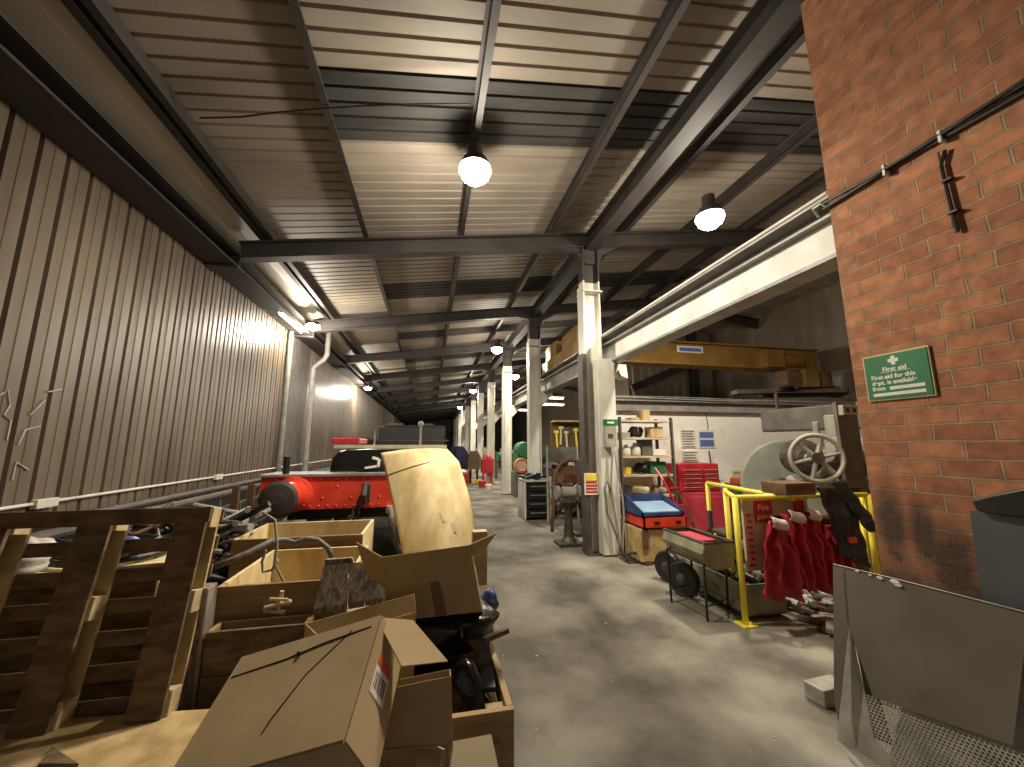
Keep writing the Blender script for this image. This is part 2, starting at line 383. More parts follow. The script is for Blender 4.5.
for y in [2.11]+YC: b.box((-2.9, y-.01, 3.93), (-2.62, y+.01, 4.12)); b.box((-3, y-.1, 3.9), (-2.6, y+.1, 3.935))
tag(b.build('eaves_beam', 'steelb'), 'dark steel beam running along the top of the brown clad wall', 'beam')
# beam along the column line
b = MB(); b.ibeam((2.5, Y0, 4.87), (2.5, Y1, 4.87), .2, .28)
tag(b.build('valley_beam', 'steelb'), 'heavy dark I-beam running along the row of white columns under the roof', 'beam')
# rafters
rf0 = None
for i, y in enumerate(YC):
    if i == 0:
        rf0 = thing('roof_rafter', 'first roof rafter from the camera, across the near white column', 'rafter', (0, y, 4.5), 'rafters of the shed roof')
        b = MB(); a = V((-2.62, y, zr(-2.62)-.13)); c = V((6.2, y, zr(6.2)-.13)); b.ibeam(a, c, .16, .25); b.ibeam(c, (9.2, y, zr(6.2)-.13-.43), .16, .25)
        b.build('rafter_beam', 'steelb', rf0)
        b = MB()
        for s in (-1, 1):
            p = [(2.5, y, zr(2.5)-.28), (2.5+s*.55, y, zr(2.5+s*.55)-.24), (2.5+s*.2, y, zr(2.5)-.36), (2.5+s*.12, y, zr(2.5)-.55), (2.5, y, zr(2.5)-.55)]
            b.prism([V(k)-V((0, .05, 0)) for k in p], (0, .1, 0))
        b.build('haunch', 'steelb', rf0)
    else: clone(rf0, (0, y, 4.5), ORD[i]+' roof rafter from the camera, counting down the aisle')
# sagging cable under the roof
pts = [at(200, 118, 'z', 4.36), at(240, 117, 'z', 4.40), at(280, 112, 'z', 4.45), V((-1.05, 3.25, 4.5)), at(360, 106, 'z', 4.56), at(420, 104, 'z', 4.6), at(470, 104, 'z', 4.66)]
b = MB().tube(pts, .008, 6); tag(b.build('roof_cable', 'black'), 'thin black cable sagging under the roof sheets near the left eaves', 'cable')

# ---- columns
def column(i, y):
    t = thing('steel_column', (ORD[i]+' white column from the camera in the row along the aisle'), 'column', (2.46, y, 0), 'white painted steel columns along the aisle')
    b = MB().ibeam((2.46, y, 0), (2.46, y, 4.18), .2, .28, up=(1, 0, 0)); b.build('column_shaft', 'white', t)
    b = MB().ibeam((2.46, y, 4.18), (2.46, y, 4.8), .2, .28, up=(1, 0, 0)); b.build('column_head', 'steelb', t)
    b = MB(); b.box((2.3, y-.16, 3.98), (2.62, y+.16, 4.0)); b.box((2.3, y-.13, 0), (2.32, y+.12, 4.1)); b.build('stiffener', 'white' , t)
    b = MB(); b.prism([(2.6, y-.07, 2.86), (2.9, y-.07, 2.86), (2.9, y-.07, 2.76), (2.6, y-.07, 2.45)], (0, .14, 0)); b.build('crane_bracket', 'white', t)
    b = MB().box((2.27, y-.18, 0), (2.65, y+.18, .015)); b.build('base_plate', 'steel', t)
    return t
col0 = column(0, YC[0]); col0['label'] = 'nearest white steel column, with cables, a green box and a fire notice on it'
for i, y in enumerate(YC[1:11], 1): clone(col0, (2.46, y, 0), (ORD[i]+' white column from the camera in the row along the aisle'))
# crane rail beams
b = MB()
x = 2.78
b.box((x-.02, Y0, 2.86), (x+.02, Y1, 3.16)); b.box((x-.11, Y0, 2.83), (x+.11, Y1, 2.86)); b.box((x-.1, Y0, 3.14), (x+.1, Y1, 3.16)); b.box((x-.16, Y0, 3.24), (x+.02, Y1, 3.26)); b.box((x-.02, Y0, 3.16), (x+.02, Y1, 3.24))
rb = thing('crane_rail_beam', 'long pale painted crane beam from the brick corner to the white columns', 'beam', (x, 2, 2.83))
b.build('beam_web', 'greyst', rb)
b = MB().box((x-.032, 1.2, 2.865), (x-.021, 5.3, 3.14)); b.build('white_face', 'beamw', rb)
b = MB().tube([(x-.16, 1.9, 3.275), (x-.16, 5.5, 3.275)], .016); b.build('conduit', 'white', rb)
# overhead crane
t = thing('overhead_crane', 'ochre yellow overhead travelling crane bridging the right hand bay', 'crane', (6, 7.3, 3.2))
b = MB(); b.box((3.0, 7.28, 3.32), (9.0, 7.5, 3.78)); b.build('bridge_girder', 'crane', t, bevel=.01)
b = MB(); b.box((3.0, 7.18, 3.28), (9.0, 7.6, 3.325)); b.box((3.0, 7.2, 3.78), (9.0, 7.58, 3.81)); b.build('girder_flange', 'crane', t)
b = MB(); b.box((2.72, 6.4, 3.29), (2.98, 9.2, 3.58)); b.box((2.76, 8.2, 3.57), (3.1, 9.0, 3.95)); b.box((2.76, 6.9, 3.57), (3.0, 7.8, 3.9)); b.build('end_carriage', 'crane', t, bevel=.02)
for y in (6.6, 9.0):
    b = MB().cyl((2.72, y, 3.33), (2.98, y, 3.33), .07); b.build('wheel', 'steel', t)
b = MB(); b.box((7.4, 7.1, 3.3), (7.9, 7.65, 3.72)); b.cyl((7.95, 7.3, 3.5), (8.5, 7.3, 3.5), .17, n=18); b.build('hoist', 'crane', t, bevel=.02)
p = at(690, 349.5, 'y', 7.27)
b = MB().box((p.x-.32, 7.262, p.z-.075), (p.x+.32, 7.279, p.z+.075)); s = b.build('name_plate', 'paper', t)
b = MB().box((p.x-.27, 7.256, p.z-.045), (p.x+.27, 7.261, p.z+.035)); b.build('plate_lettering', 'bluep', s)
b = MB(); p = at(538, 386, 'x', 2.6); b.box((2.6, p.y-.05, p.z-.02), (2.63, p.y+.3, p.z+.02)); b.box((2.6, p.y+.18, p.z), (2.63, p.y+.23, p.z+.55)); b.build('yellow_stop', 'yellow', t)

# ---- lamps
def glow(loc, e, r=.12, col=(1, .9, .74), spot=False):
    d = bpy.data.lights.new('lamp_light', 'SPOT' if spot else 'POINT'); d.energy = e; d.shadow_soft_size = r; d.color = col
    if spot: d.spot_size = math.radians(172); d.spot_blend = .35
    o = bpy.data.objects.new('lamp_light', d); C.objects.link(o); o.location = loc; return o
def highbay(p, label, e, ztop, group):
    t = thing('high_bay_lamp', label, 'lamp', p, group)
    x, y, z = p
    b = MB().lathe((x, y, z), [(.05, .34), (.075, .33), (.08, .2), (.13, .15), (.17, .05)], 20); b.build('lamp_housing', 'steel', t)
    b = MB().lathe((x, y, z), [(.165, .05), (.17, .02), (.14, -.05), (.08, -.1), (.01, -.115)], 20); b.build('lamp_globe', 'lamp', t, smooth=True)
    b = MB().tube([(x, y, z+.33), (x+.01, y, (z+ztop)/2), (x, y, ztop)], .008, 6); b.build('hanging_wire', 'black', t)
    for sp_, k in ((True, .75), (False, .3)):
        l = glow((x, y, z-.25), e*k, spot=sp_); l.parent = t; l.matrix_parent_inverse = Matrix.Translation(-V(p))
    return t
E1 = 280
l0 = highbay(at(475, 173, 'z', 4.4), 'largest glowing globe lamp, hanging under the roof over the aisle', E1, 4.72, 'globe lamps under the roof')
LR = at(710, 220, 'z', 4.4)
clone(l0, LR, 'glowing globe lamp at upper right, hung by a wire beside the column line beam')
for k, (x, y, s) in enumerate([(497, 350, 'glowing globe lamp left of the second white column'), (515, 377, 'glowing globe lamp just right of and below the one over the aisle'), (473, 391, 'small glowing globe lamp, next down the aisle from the pair by the second column'),
                               (460, 408, 'tiny glowing globe lamp far down the aisle beside the white columns')]):
    clone(l0, at(x, y, 'z', 4.4), s)
clone(l0, (LR.x, 27, 4.4), 'faint distant globe lamp behind the far white columns, in the right hand bay')
# floodlights on the left wall beam
def flood(p, label, e):
    t = thing('wall_floodlight', label, 'lamp', p, 'floodlights on the left wall beam'); x, y, z = p
    b = MB().box((x-.12, y-.12, z), (x+.12, y+.12, z+.07)); b.build('lamp_housing', 'steel', t, bevel=.01)
    b = MB().sphere((x, y, z-.01), .14, 16, 8, (1, 1, .6)); b.build('lamp_lens', 'lamp', t, smooth=True)
    b = MB().bar((x, y, z+.05), (x-.15, y, z+.12), .04, .02); b.build('bracket', 'steel', t)
    l = glow((x, y, z-.22), e); l.parent = t; l.matrix_parent_inverse = Matrix.Translation(-V(p)); l.name = 'lamp_light'
    return t
f0 = flood(at(313, 326, 'x', -2.48), 'bright floodlight on the left wall beam over the brown cladding', 150)
clone(f0, at(368, 388, 'x', -2.48), 'smaller distant floodlight on the left wall beam past the downpipes')
def tubelamp(a, b_, label):
    a, b_ = V(a), V(b_); t = thing('tube_light', label, 'lamp', a, 'tube lights along the left wall beam')
    d = (b_-a); b = MB().bar(a+V((0, 0, .03)), b_+V((0, 0, .03)), .09, .04); b.build('batten', 'white', t)
    b = MB().tube([a-V((0, 0, .01)), b_-V((0, 0, .01))], .02, 10); b.build('tube', 'tube', t); return t
tubelamp((-2.72, 7.3, 3.9), (-2.72, 8.5, 3.9), 'fluorescent tube under the left wall beam beside the bright floodlight')
for k, (x, y) in enumerate([(4.6, 14.5), (4.6, 20), (5.5, 17)]):
    t = thing('tube_light', ['small glowing tube in the bay beyond the second column', 'farther small glowing tube in the bay beyond the second column', 'small glowing tube deeper in the right bay behind the columns'][k], 'lamp', (x, y, 3.4), 'tube lights in the far right bay')
    b = MB().box((x-.6, y-.06, 3.43), (x+.6, y+.06, 3.48)); b.build('batten', 'white', t)
    b = MB().tube([(x-.55, y, 3.4), (x+.55, y, 3.4)], .03, 8); b.build('tube', 'tube', t)
    b = MB(); b.box((x-.4, y-.01, 3.48), (x-.38, y+.01, 5.2)); b.build('drop_wire', 'black', t)
    l = glow((x, y, 3.25), 45); l.parent = t; l.matrix_parent_inverse = Matrix.Translation((-x, -y, -3.4))
# conduit on the left wall
b = MB()
pts = [(-2.975, 1.0, 1.11), (-2.975, 14, 1.11)]
b.tube(pts, .013, 8)
cdt = thing('wall_conduit', 'pale conduit running low along the brown clad wall with junction boxes', 'conduit', (-2.97, 3, 1.1)); b.build('conduit_pipe', 'white', cdt)
for xx in (45, 217, 277):
    p = at(xx, 508-(xx-30)*.1, 'x', -2.96)
    b = MB().box((-2.99, p.y-.09, 1.07), (-2.94, p.y+.09, 1.14)); b.build('junction_box', 'white', cdt, bevel=.006)
# dark pipes below the conduit
for k, (dx, z, r) in enumerate([(.1, .97, .035), (.22, .9, .045)]):
    b = MB().tube([(-2.94+dx, 1.2, z), (-2.94+dx, 9, z)], r, 10)
    tag(b.build('wall_pipe', 'steel'), ['thin dark pipe along the left wall just below the pale conduit', 'thicker dark pipe lying along the left wall below the thin one'][k], 'pipe', 'dark pipes along the left wall')
# downpipes
b = MB(); b.tube([(-2.93, 8.55, 0), (-2.93, 8.55, 3.9)], .05, 10)
tag(b.build('downpipe', 'greyst'), 'left hand grey downpipe on the clad wall beside the dark recess', 'pipe', 'grey downpipes on the left wall')
b = MB(); b.tube([(-2.85, 9.95, 0), (-2.85, 9.95, 3.3), (-2.83, 9.95, 3.42), (-2.62, 9.95, 3.62), (-2.56, 9.95, 3.75), (-2.56, 9.95, 4.35)], .06, 10)
tag(b.build('downpipe', 'greyst'), 'grey downpipe with a swan neck bend at the eaves, right of the straight one', 'pipe', 'grey downpipes on the left wall')
# chalk scribbles on the cladding
b = MB()
for pl_ in ([(0, 395), (8, 390), (10, 405), (4, 415), (11, 420), (7, 440)], [(18, 445), (25, 430), (40, 426)], [(48, 392), (62, 389)], [(12, 480), (16, 462), (28, 470)], [(30, 415), (45, 400)]):
    b.tube([at(x, y, 'x', -2.99) for x, y in pl_], .006, 5)
b.build('chalk_mark', 'galv', wl)

# ================================================================ BRICK WALL FITTINGS
t = thing('first_aid_sign', 'green first aid sign with white cross and lettering on the brick wall', 'sign', (2.535, 1.615, 1.81))
sx, sy = (2.529, 1.765, 1.815), (2.529, 1.46, 2.07)
b = MB().box((2.528, 1.455, 1.81), (2.54, 1.77, 2.075)); b.build('sign_border', 'paperY', t, bevel=.002)
b = MB().box((2.524, 1.463, 1.818), (2.5285, 1.762, 2.067)); b.build('sign_panel', 'green', t)
def st(body, size, y, z, name='lettering', al='CENTER', bold=.001): text(name, body, size, frame((2.5235, y, z), (0, -1, 0), (0, 0, 1)), 'paper', t, bold=bold, align=al)
b = MB(); b.prism([(2.5225, 1.615+a, 2.03+c) for a, c in [(-.01, -.025), (.01, -.025), (.01, -.01), (.025, -.01), (.025, .01), (.01, .01), (.01, .025), (-.01, .025), (-.01, .01), (-.025, .01), (-.025, -.01), (-.01, -.01)]], (.0015, 0, 0)); b.build('white_cross', 'paper', t)
st('First aid', .036, 1.615, 1.972); b = MB().box((2.5225, 1.545, 1.966), (2.524, 1.685, 1.968)); b.build('underline', 'paper', t)
st('First aid for this', .033, 1.735, 1.932, al='LEFT'); st('dept. is available', .033, 1.735, 1.9, al='LEFT'); st('from', .033, 1.735, 1.868, al='LEFT')
b = MB(); b.box((2.5225, 1.49, 1.866), (2.524, 1.65, 1.884)); b.box((2.5225, 1.49, 1.834), (2.524, 1.735, 1.852)); b.build('white_bar', 'paper', t)
# black cables along the brick
t = thing('cable_bundle', 'black cable bundle clipped across the brick wall', 'cable', (2.52, 1, 3.1))
for k in range(3):
    pts = [V((2.525-.008*k, y, 3.115+.012*k+.012*math.sin(y*5+k*2)-.0)) for y in [1.86-.09*i for i in range(18)]]
    b = MB().tube(pts, .011, 6); b.build('cable', 'black', t)
for y in (1.25, 1.5): b = MB().box((2.50, y-.006, 3.09), (2.538, y+.006, 3.155)); b.build('clip', 'white', t)
b = MB().tube([(2.53, 1.84, 3.11), (2.5, 1.86, 3.15), (2.52, 1.93, 3.16), (2.6, 1.96, 3.13)], .008, 6); b.build('white_loop', 'white', t)
t = thing('hanging_cable', 'short frayed cable hanging down the brick from the bundle', 'cable', (2.52, 1.26, 2.6))
b = MB().tube([at(945, 150, 'x', 2.525), at(941, 165, 'x', 2.525), at(947, 190, 'x', 2.525), at(952, 210, 'x', 2.525), at(958, 232, 'x', 2.525)], .008, 6); b.build('cable', 'black', t)
b = MB().tube([at(938, 152, 'x', 2.525), at(946, 185, 'x', 2.525), at(954, 228, 'x', 2.525)], .005, 6); b.build('wire', 'rust', t)
for y in (180, 212): p = at(947 if y < 200 else 953, y, 'x', 2.52); b = MB().box((2.51, p.y-.02, p.z-.005), (2.538, p.y+.02, p.z+.005)); b.build('clip', 'black', t)

# ================================================================ NEAR COLUMN FITTINGS
yf = 5.38
b = MB(); b.box((2.44, 5.3, .02), (2.72, 5.46, 2.86)); tag(b.build('cable_trunking', 'white', bevel=.01), 'tall pale cable trunking box fixed to the front of the nearest column', 'trunking')
b = MB(); b.box((2.24, 5.4, 0), (2.31, 5.6, 2.95)); tag(b.build('guard_plate', 'steel'), 'dark grey guard strip on the left side of the nearest column', 'plate')
t = thing('switch_box', 'green and white switch box on the nearest column', 'box', (2.56, 5.27, 1.5))
b = MB().box((2.49, 5.22, 1.52), (2.66, 5.3, 1.92)); b.build('box_body', 'ironl', t, bevel=.008)
b = MB().box((2.46, 5.215, 1.84), (2.69, 5.225, 1.93)); b.build('green_sign', 'green', t)
b = MB(); b.box((2.52, 5.212, 1.87), (2.63, 5.2155, 1.895)); b.build('arrow_mark', 'paper', t)
b = MB().box((2.53, 5.214, 1.66), (2.61, 5.22, 1.72)); b.build('switch', 'steel', t)
t = thing('fire_notice', 'small red and white notice with a yellow top on the nearest column', 'sign', (2.33, 5.28, .95))
p0 = at(585, 495, 'y', 5.385); p1 = at(598, 473, 'y', 5.385)
b = MB().box((p0.x, 5.385, p0.z), (p1.x, 5.4, p1.z)); b.build('notice_board', 'paper', t)
b = MB().box((p0.x+.015, 5.38, p0.z+.2), (p1.x-.015, 5.3855, p1.z-.015)); b.build('yellow_band', 'yellow', t)
b = MB()
for k in range(4): b.box((p0.x+.02, 5.38, p0.z+.03+k*.045), (p1.x-.02-.01*(k % 2), 5.3855, p0.z+.055+k*.045))
b.build('red_lines', 'redp', t)
# loose conduits and hoses up the column
for k, (x0, x1, m, s) in enumerate([(2.46, 2.50, 'hose', 'grey hose looping down the front of the nearest column'), (2.56, 2.6, 'greyst', 'pale cable dropping below the green switch box'), (2.64, 2.7, 'ironl', 'pale pipe leaning on the right of the nearest column')]):
    pts = [V((x0+(x1-x0)*q+.03*math.sin(q*7+k*2), 5.24-.03*k, 1.5*(1-q)+.03)) for q in [i/14 for i in range(15)]]
    if k == 0: pts = [V((2.55, 5.24, .9)), V((2.5, 5.24, 1.05)), V((2.46, 5.24, .95)), V((2.48, 5.23, .6)), V((2.6, 5.22, .3)), V((2.66, 5.2, .05))]
    b = MB().tube(pts, .014, 8); tag(b.build('column_cable', m, smooth=True), s, 'cable')
t = thing('hooded_lamp', 'small white lamp hood hanging by the crane beam bracket', 'lamp', (2.95, 5.6, 2.65))
p = at(619, 373, 'y', 5.6); b = MB().prism([(p.x-.1, 5.5, p.z+.12), (p.x+.08, 5.5, p.z+.12), (p.x+.1, 5.5, p.z-.1), (p.x-.02, 5.5, p.z-.06)], (0, .25, 0)); b.build('hood', 'white', t); b = MB().box((p.x-.05, 5.6, p.z+.11), (p.x-.02, 5.63, p.z+.3)); b.build('stem', 'white', t)
b = MB().box((2.62, 4.95, 0), (3.0, 5.2, .02)); b.tube([(2.62, 5.0, .03), (2.62, 5.0, .12), (2.95, 5.0, .12), (2.95, 5.0, .03)], .02); tag(b.build('foot_step', 'steel'), 'low dark steel step at the foot of the nearest column', 'step')

# ================================================================ MID AISLE, LEFT OF THE NEAR COLUMN
t = thing('drawer_cabinet', 'small white sided cabinet with black drawer fronts by the aisle', 'cabinet', (2.3, 8.4, 0))
b = MB(); b.box((1.98, 8.1, .02), (2.01, 8.75, .8)); b.box((2.53, 8.1, .02), (2.56, 8.75, .8)); b.box((1.98, 8.1, .78), (2.56, 8.75, .81)); b.box((2.0, 8.7, .02), (2.54, 8.74, .79)); b.build('carcass', 'white', t)
for k in range(4):
    b = MB().box((2.015, 8.08, .05+k*.18), (2.525, 8.6, .21+k*.18)); d = b.build('drawer', 'black', t, bevel=.006)
    b = MB().box((2.1, 8.065, .14+k*.18), (2.44, 8.085, .16+k*.18)); b.build('handle', 'greyst', d)
b = MB()
for k in range(14): b.sphere((2.05+random.random()*.5, 8.2+random.random()*.4, .84+random.random()*.08), .06, 8, 5, (1.5, 1, .6))
tag(b.build('rag_heap', 'black'), 'heap of black rags on top of the small drawer cabinet', 'rags', kind='stuff')
t = thing('arched_frame', 'round topped brown wooden frame standing behind the bench grinder', 'frame', (2.7, 7.2, 0))
b = MB(); pts = [V((2.22, 7.0, 0)), V((2.34, 7.2, .7))]+[V((2.7-.36*math.cos(a), 7.2, .85+.42*math.sin(a))) for a in [PI*i/12 for i in range(13)]]+[V((3.06, 7.2, .5)), V((3.06, 7.2, 0))]
b.tube(pts, .035, 8); b.build('arch_rail', 'dwood', t, smooth=True)
b = MB().prism([(2.7-.3*math.cos(a), 7.22, .83+.34*math.sin(a)) for a in [PI*i/14 for i in range(15)]], (0, .03, 0)); b.build('arch_panel', 'rust', t)
t = thing('bench_grinder', 'dark bench grinder on a cast pedestal left of the nearest column', 'grinder', (2.25, 6.05, 0))
b = MB(); b.box((2.0, 5.9, 0), (2.4, 6.25, .05)); b.lathe((2.2, 6.07, .05), [(.13, 0), (.08, .08), (.06, .4), (.09, .62)], 14); b.build('pedestal', 'iron', t, bevel=.008)
b = MB().box((2.02, 5.92, .66), (2.4, 6.2, .7)); b.build('tray', 'iron', t)
b = MB().cyl((2.1, 6.07, .8), (2.32, 6.07, .8), .09, n=16); b.build('motor', 'ironl', t, bevel=.01)
for x in (2.0, 2.36): b = MB().cyl((x, 6.07, .8), (x+.05, 6.07, .8), .11, n=18); b.build('grinding_wheel', 'greyst', t)
b = MB().tube([(2.3, 5.92, .7), (2.38, 5.88, .4), (2.4, 5.9, .05)], .02); b.build('hose', 'black', t)
t = thing('wall_board', 'dark notice board standing behind the arched frame', 'board', (2.6, 8, 0))
p0, p1 = at(548, 462, 'y', 7.6), at(576, 447, 'y', 7.6)
b = MB().box((p0.x, 7.58, p0.z), (p1.x, 7.62, p1.z)); b.build('board_panel', 'greydk', t)
b = MB(); b.box((p0.x-.03, 7.57, 0), (p0.x, 7.63, p1.z+.02)); b.box((p1.x, 7.57, 0), (p1.x+.03, 7.63, p1.z+.02)); b.build('board_frame', 'ironl', t)
t = thing('tool_rack', 'tall dark tool rack with yellow handled tools beyond the nearest column', 'rack', (3.4, 9.5, 0))
p0, p1 = at(553, 465, 'y', 9.4), at(586, 421, 'y', 9.4)
b = MB(); b.box((p0.x, 9.5, 0), (p1.x+.3, 9.55, p1.z)); b.build('rack_panel', 'dwood', t)
b = MB(); b.box((p0.x, 9.2, p1.z-.04), (p1.x+.3, 9.5, p1.z)); b.box((p0.x, 9.2, p0.z+.1), (p1.x+.3, 9.5, p0.z+.14)); b.build('rack_shelf', 'plys', t)
for k in range(7):
    x = p0.x+.12+k*.13; b = MB(); zz = p1.z-.15-random.random()*.15
    b.bar((x, 9.46, zz), (x+random.uniform(-.06, .06), 9.46, zz-.45), .05, .03, up=(0, 1, 0)); b.box((x-.06, 9.43, zz-.05), (x+.06, 9.49, zz+.02)); b.build('tool', random.choice(['yellow', 'paperY', 'dwood']), t)
b = MB()
for k in range(75):
    c = V((2.75+random.random()*1.3, 7.7+random.random()*1.6, .05+random.random()*1.2)); d = V((random.uniform(-1, 1), random.uniform(-1, 1), random.uniform(-.6, .6)))*.22
    b.use(random.choice(['iron', 'rust', 'dwood', 'ironl', 'black', 'white', 'steel']))
    if k % 3: b.cyl(c-d, c+d, .04, n=8)
    else: b.box(c-V((.12, .1, .08)), c+V((.12, .1, .08)), rot=(k, k*2, k*.5))
for o_ in (0,): tag(b.build('workshop_clutter', 'iron'), 'jumbled machine parts and offcuts heaped behind the nearest column', 'clutter', kind='stuff')
t = thing('pillar_drill', 'dark pillar drill standing behind the bench grinder', 'drill', (2.75, 6.6, 0))
b = MB(); b.box((2.5, 6.5, 0), (2.95, 6.9, .06)); b.build('drill_base', 'iron', t, bevel=.01)
b = MB().cyl((2.75, 6.75, .05), (2.75, 6.75, 1.25), .045, n=14); b.build('drill_pillar', 'steel', t)
b = MB().box((2.55, 6.45, .7), (2.95, 6.8, .74)); b.build('drill_table', 'iron', t, bevel=.006)
b = MB(); b.box((2.64, 6.4, 1.1), (2.88, 6.9, 1.3)); b.cyl((2.75, 6.5, 1.1), (2.75, 6.5, .98), .03, n=12); b.build('drill_head', 'iron', t, bevel=.015)
for k, (x, y, z0, z1, r_, mm, lb) in enumerate([(2.95, 6.9, 0, .55, .14, 'rust', 'rusty drum behind the pillar drill'), (2.45, 9.8, 0, .6, .2, 'steel', 'dark drum by the second column'), (2.9, 10.6, 0, .9, .2, 'greenp', 'green drum beyond the second column')]):
    b = MB().lathe((x, y, z0), [(r_*.97, 0), (r_, .02), (r_, z1*.33), (r_*1.03, z1*.35), (r_, z1*.37), (r_, z1*.66), (r_*1.03, z1*.68), (r_, z1*.7), (r_, z1), (r_*.9, z1-.01)], 18); tag(b.build('oil_drum', mm), lb, 'drum')
# machines beyond the second column
t = thing('green_machine', 'green and cream machine with a red ringed dial beyond the second column', 'machine', (2.9, 12, 0))
b = MB().box((2.55, 11.6, 0), (3.5, 12.3, .75)); b.build('machine_base', 'greydk', t, bevel=.03)
b = MB(); b.box((2.6, 11.6, .75), (3.3, 12.2, 1.3)); b.cyl((2.85, 11.5, 1.4), (2.85, 12.2, 1.4), .25, n=16); b.build('machine_head', 'greenp', t, bevel=.03)
b = MB().cyl((2.72, 11.5, .95), (2.72, 11.6, .95), .22, n=20); d = b.build('dial', 'cream', t)
b = MB().tube([V((2.72+.18*math.cos(a), 11.48, .95+.18*math.sin(a))) for a in [2*PI*i/20 for i in range(20)]], .025, 6, closed=True); b.build('dial_ring', 'orange', d)
b = MB(); b.box((2.05, 15.4, .45), (2.5, 15.9, 1.0)); b.sphere((2.28, 15.6, 1.0), .2, 12, 7); b.cyl((2.1, 15.5, 0), (2.1, 15.5, .5), .04); b.cyl((2.42, 15.5, 0), (2.42, 15.5, .5), .04); b.box((2.05, 15.4, 0), (2.5, 15.9, .04))
tag(b.build('red_machine', 'redp', bevel=.02), 'small red machine on a stand between the third and fourth columns', 'machine')
def coat(name, x, y, z0, z1, r, m, seed):
    rnd = random.Random(seed); ph = [rnd.random()*6 for _ in range(4)]
    def fn(u, v):
        a = u*2*PI; z = z1-(z1-z0)*v; rr = r*(.45+.55*min(1, v*2.2))*(1+.13*math.sin(5*a+ph[0])+.08*math.sin(9*a+ph[1]+v*3))
        return V((x+rr*math.cos(a), y+rr*.7*math.sin(a), z))
    return MB().grid(fn, 28, 10)
t = thing('coat_stand', 'brown coat draped over a low stand with yellow feet far down the aisle', 'stand', (2.0, 15.8, 0))
coat('coat', 1.85, 16.6, .55, 1.3, .3, 'brownc', 3).build('coat', 'brownc', t, smooth=True)
b = MB(); [b.cyl((1.85+s*.15, 16.6, 0), (1.85+s*.12, 16.6, 1.2), .045, n=8) for s in (-1, 1)]; b.build('stand_leg', 'black', t)
b = MB(); [b.box((1.72+k*.2, 16.2, 0), (1.85+k*.2, 16.5, .12)) for k in (0, 1)]; b.build('yellow_foot', 'yellow', t)
t = thing('draped_trolley', 'trolley draped with a navy cloth far down the aisle behind the bent plywood', 'trolley', (1.25, 17, 0))
coat('cloth', 1.22, 17.5, .5, 1.5, .5, 'navy', 5).build('navy_cloth', 'navy', t, smooth=True)
b = MB(); b.box((.85, 17.1, 0), (1.5, 17.9, .55)); b.build('trolley_body', 'black', t)
b = MB().box((1.3, 16.4, .0), (1.65, 16.9, .5)); tag(b.build('red_bin', 'redp', bevel=.03), 'red bin on the floor far down the aisle', 'bin')
b = MB().lathe((1.9, 19, 0), [(.2, 0), (.2, 1.1), (.16, 1.15)], 14); tag(b.build('cream_drum', 'paperY'), 'tall cream drum between the distant trolley and coat stand', 'drum')
for k, (x, y, s, m, lb) in enumerate([(2.05, 13.7, .13, 'white', 'white tub on the floor by the fourth column'), (2.6, 10.6, .15, 'white', 'white tub on the floor beyond the drawer cabinet'), (1.95, 14.6, .16, 'redp', 'little red can on the floor far down the aisle')]):
    b = MB().lathe((x, y, 0), [(s*.8, 0), (s, s*1.4), (s*.95, s*1.5)], 14); tag(b.build('floor_tub', m), lb, 'tub')
# benches of clutter between the far columns, right bay
for k in range(5):
    y = 14+k*4.2
    t = thing('workbench', ORD[k]+' cluttered workbench in the bay beyond the second column', 'bench', (4, y, 0), 'workbenches in the far right bay')
    b = MB(); b.box((3.0, y, .82), (5.0, y+1, .88)); b.build('bench_top', 'dwood', t)
    b = MB()
    for (lx, ly) in ((3.05, y+.05), (4.85, y+.05), (3.05, y+.85), (4.85, y+.85)): b.box((lx, ly, 0), (lx+.1, ly+.1, .82))
    b.build('bench_leg', 'steel', t)
    b = MB()
    for q in range(9):
        x = 3.1+q*.2; hh = .1+random.random()*.5; b.use(random.choice(['iron', 'cream', 'greenp', 'ironl', 'dwood', 'white'])); b.box((x, y+.2, .88), (x+.15, y+.5, .88+hh))
    b.build('bench_clutter', 'iron', t)

# ================================================================ RIGHT BAY: RACK, CHEST, PARTITION WALL
t = thing('shelf_rack', 'tall open steel shelf rack against the whitewashed partition', 'shelving', (3.4, 5.8, 0))
RX0, RX1, RY0, RY1 = 2.93, 3.84, 5.62, 6.05
for x in (RX0, RX1):
    for y in (RY0, RY1):
        b = MB(); b.box((x-.02, y-.02, 0), (x+.02, y-.012, 2.0)); b.box((x-.02, y-.02, 0), (x-.012, y+.02, 2.0)); b.build('upright', 'greydk', t)
SZ = [.14, .46, .785, 1.10, 1.39, 1.68, 1.96]
for z in SZ:
    b = MB(); b.box((RX0, RY0, z-.035), (RX1, RY1, z-.005)); b.build('shelf', 'cream', t)
def item(kind, x, z, w_, h, m, label, cat, d=.2, y=5.7):
    b = MB()
    if kind == 'box': b.box((x-w_/2, y, z), (x+w_/2, y+d, z+h)); o = b.build(cat.replace(' ', '_'), m, bevel=.006)
    elif kind == 'tin': b.lathe((x, y+w_/2, z), [(w_/2, 0), (w_/2, h*.95), (w_*.46, h)], 16); o = b.build(cat.replace(' ', '_'), m)
    elif kind == 'jug': b.lathe((x, y+w_/2, z), [(w_*.42, 0), (w_/2, h*.1), (w_/2, h*.65), (w_*.2, h*.85), (w_*.2, h)], 16); o = b.build(cat.replace(' ', '_'), m, smooth=True)
    else:
        for k in range(6): b.cyl((x+random.uniform(-w_/2, w_/2), y+random.random()*d, z+h*.3), (x+random.uniform(-w_/2, w_/2), y+random.random()*d, z+h*.6), h*.3, n=10)
        o = b.build(cat.replace(' ', '_'), m)
    return tag(o, label, cat)
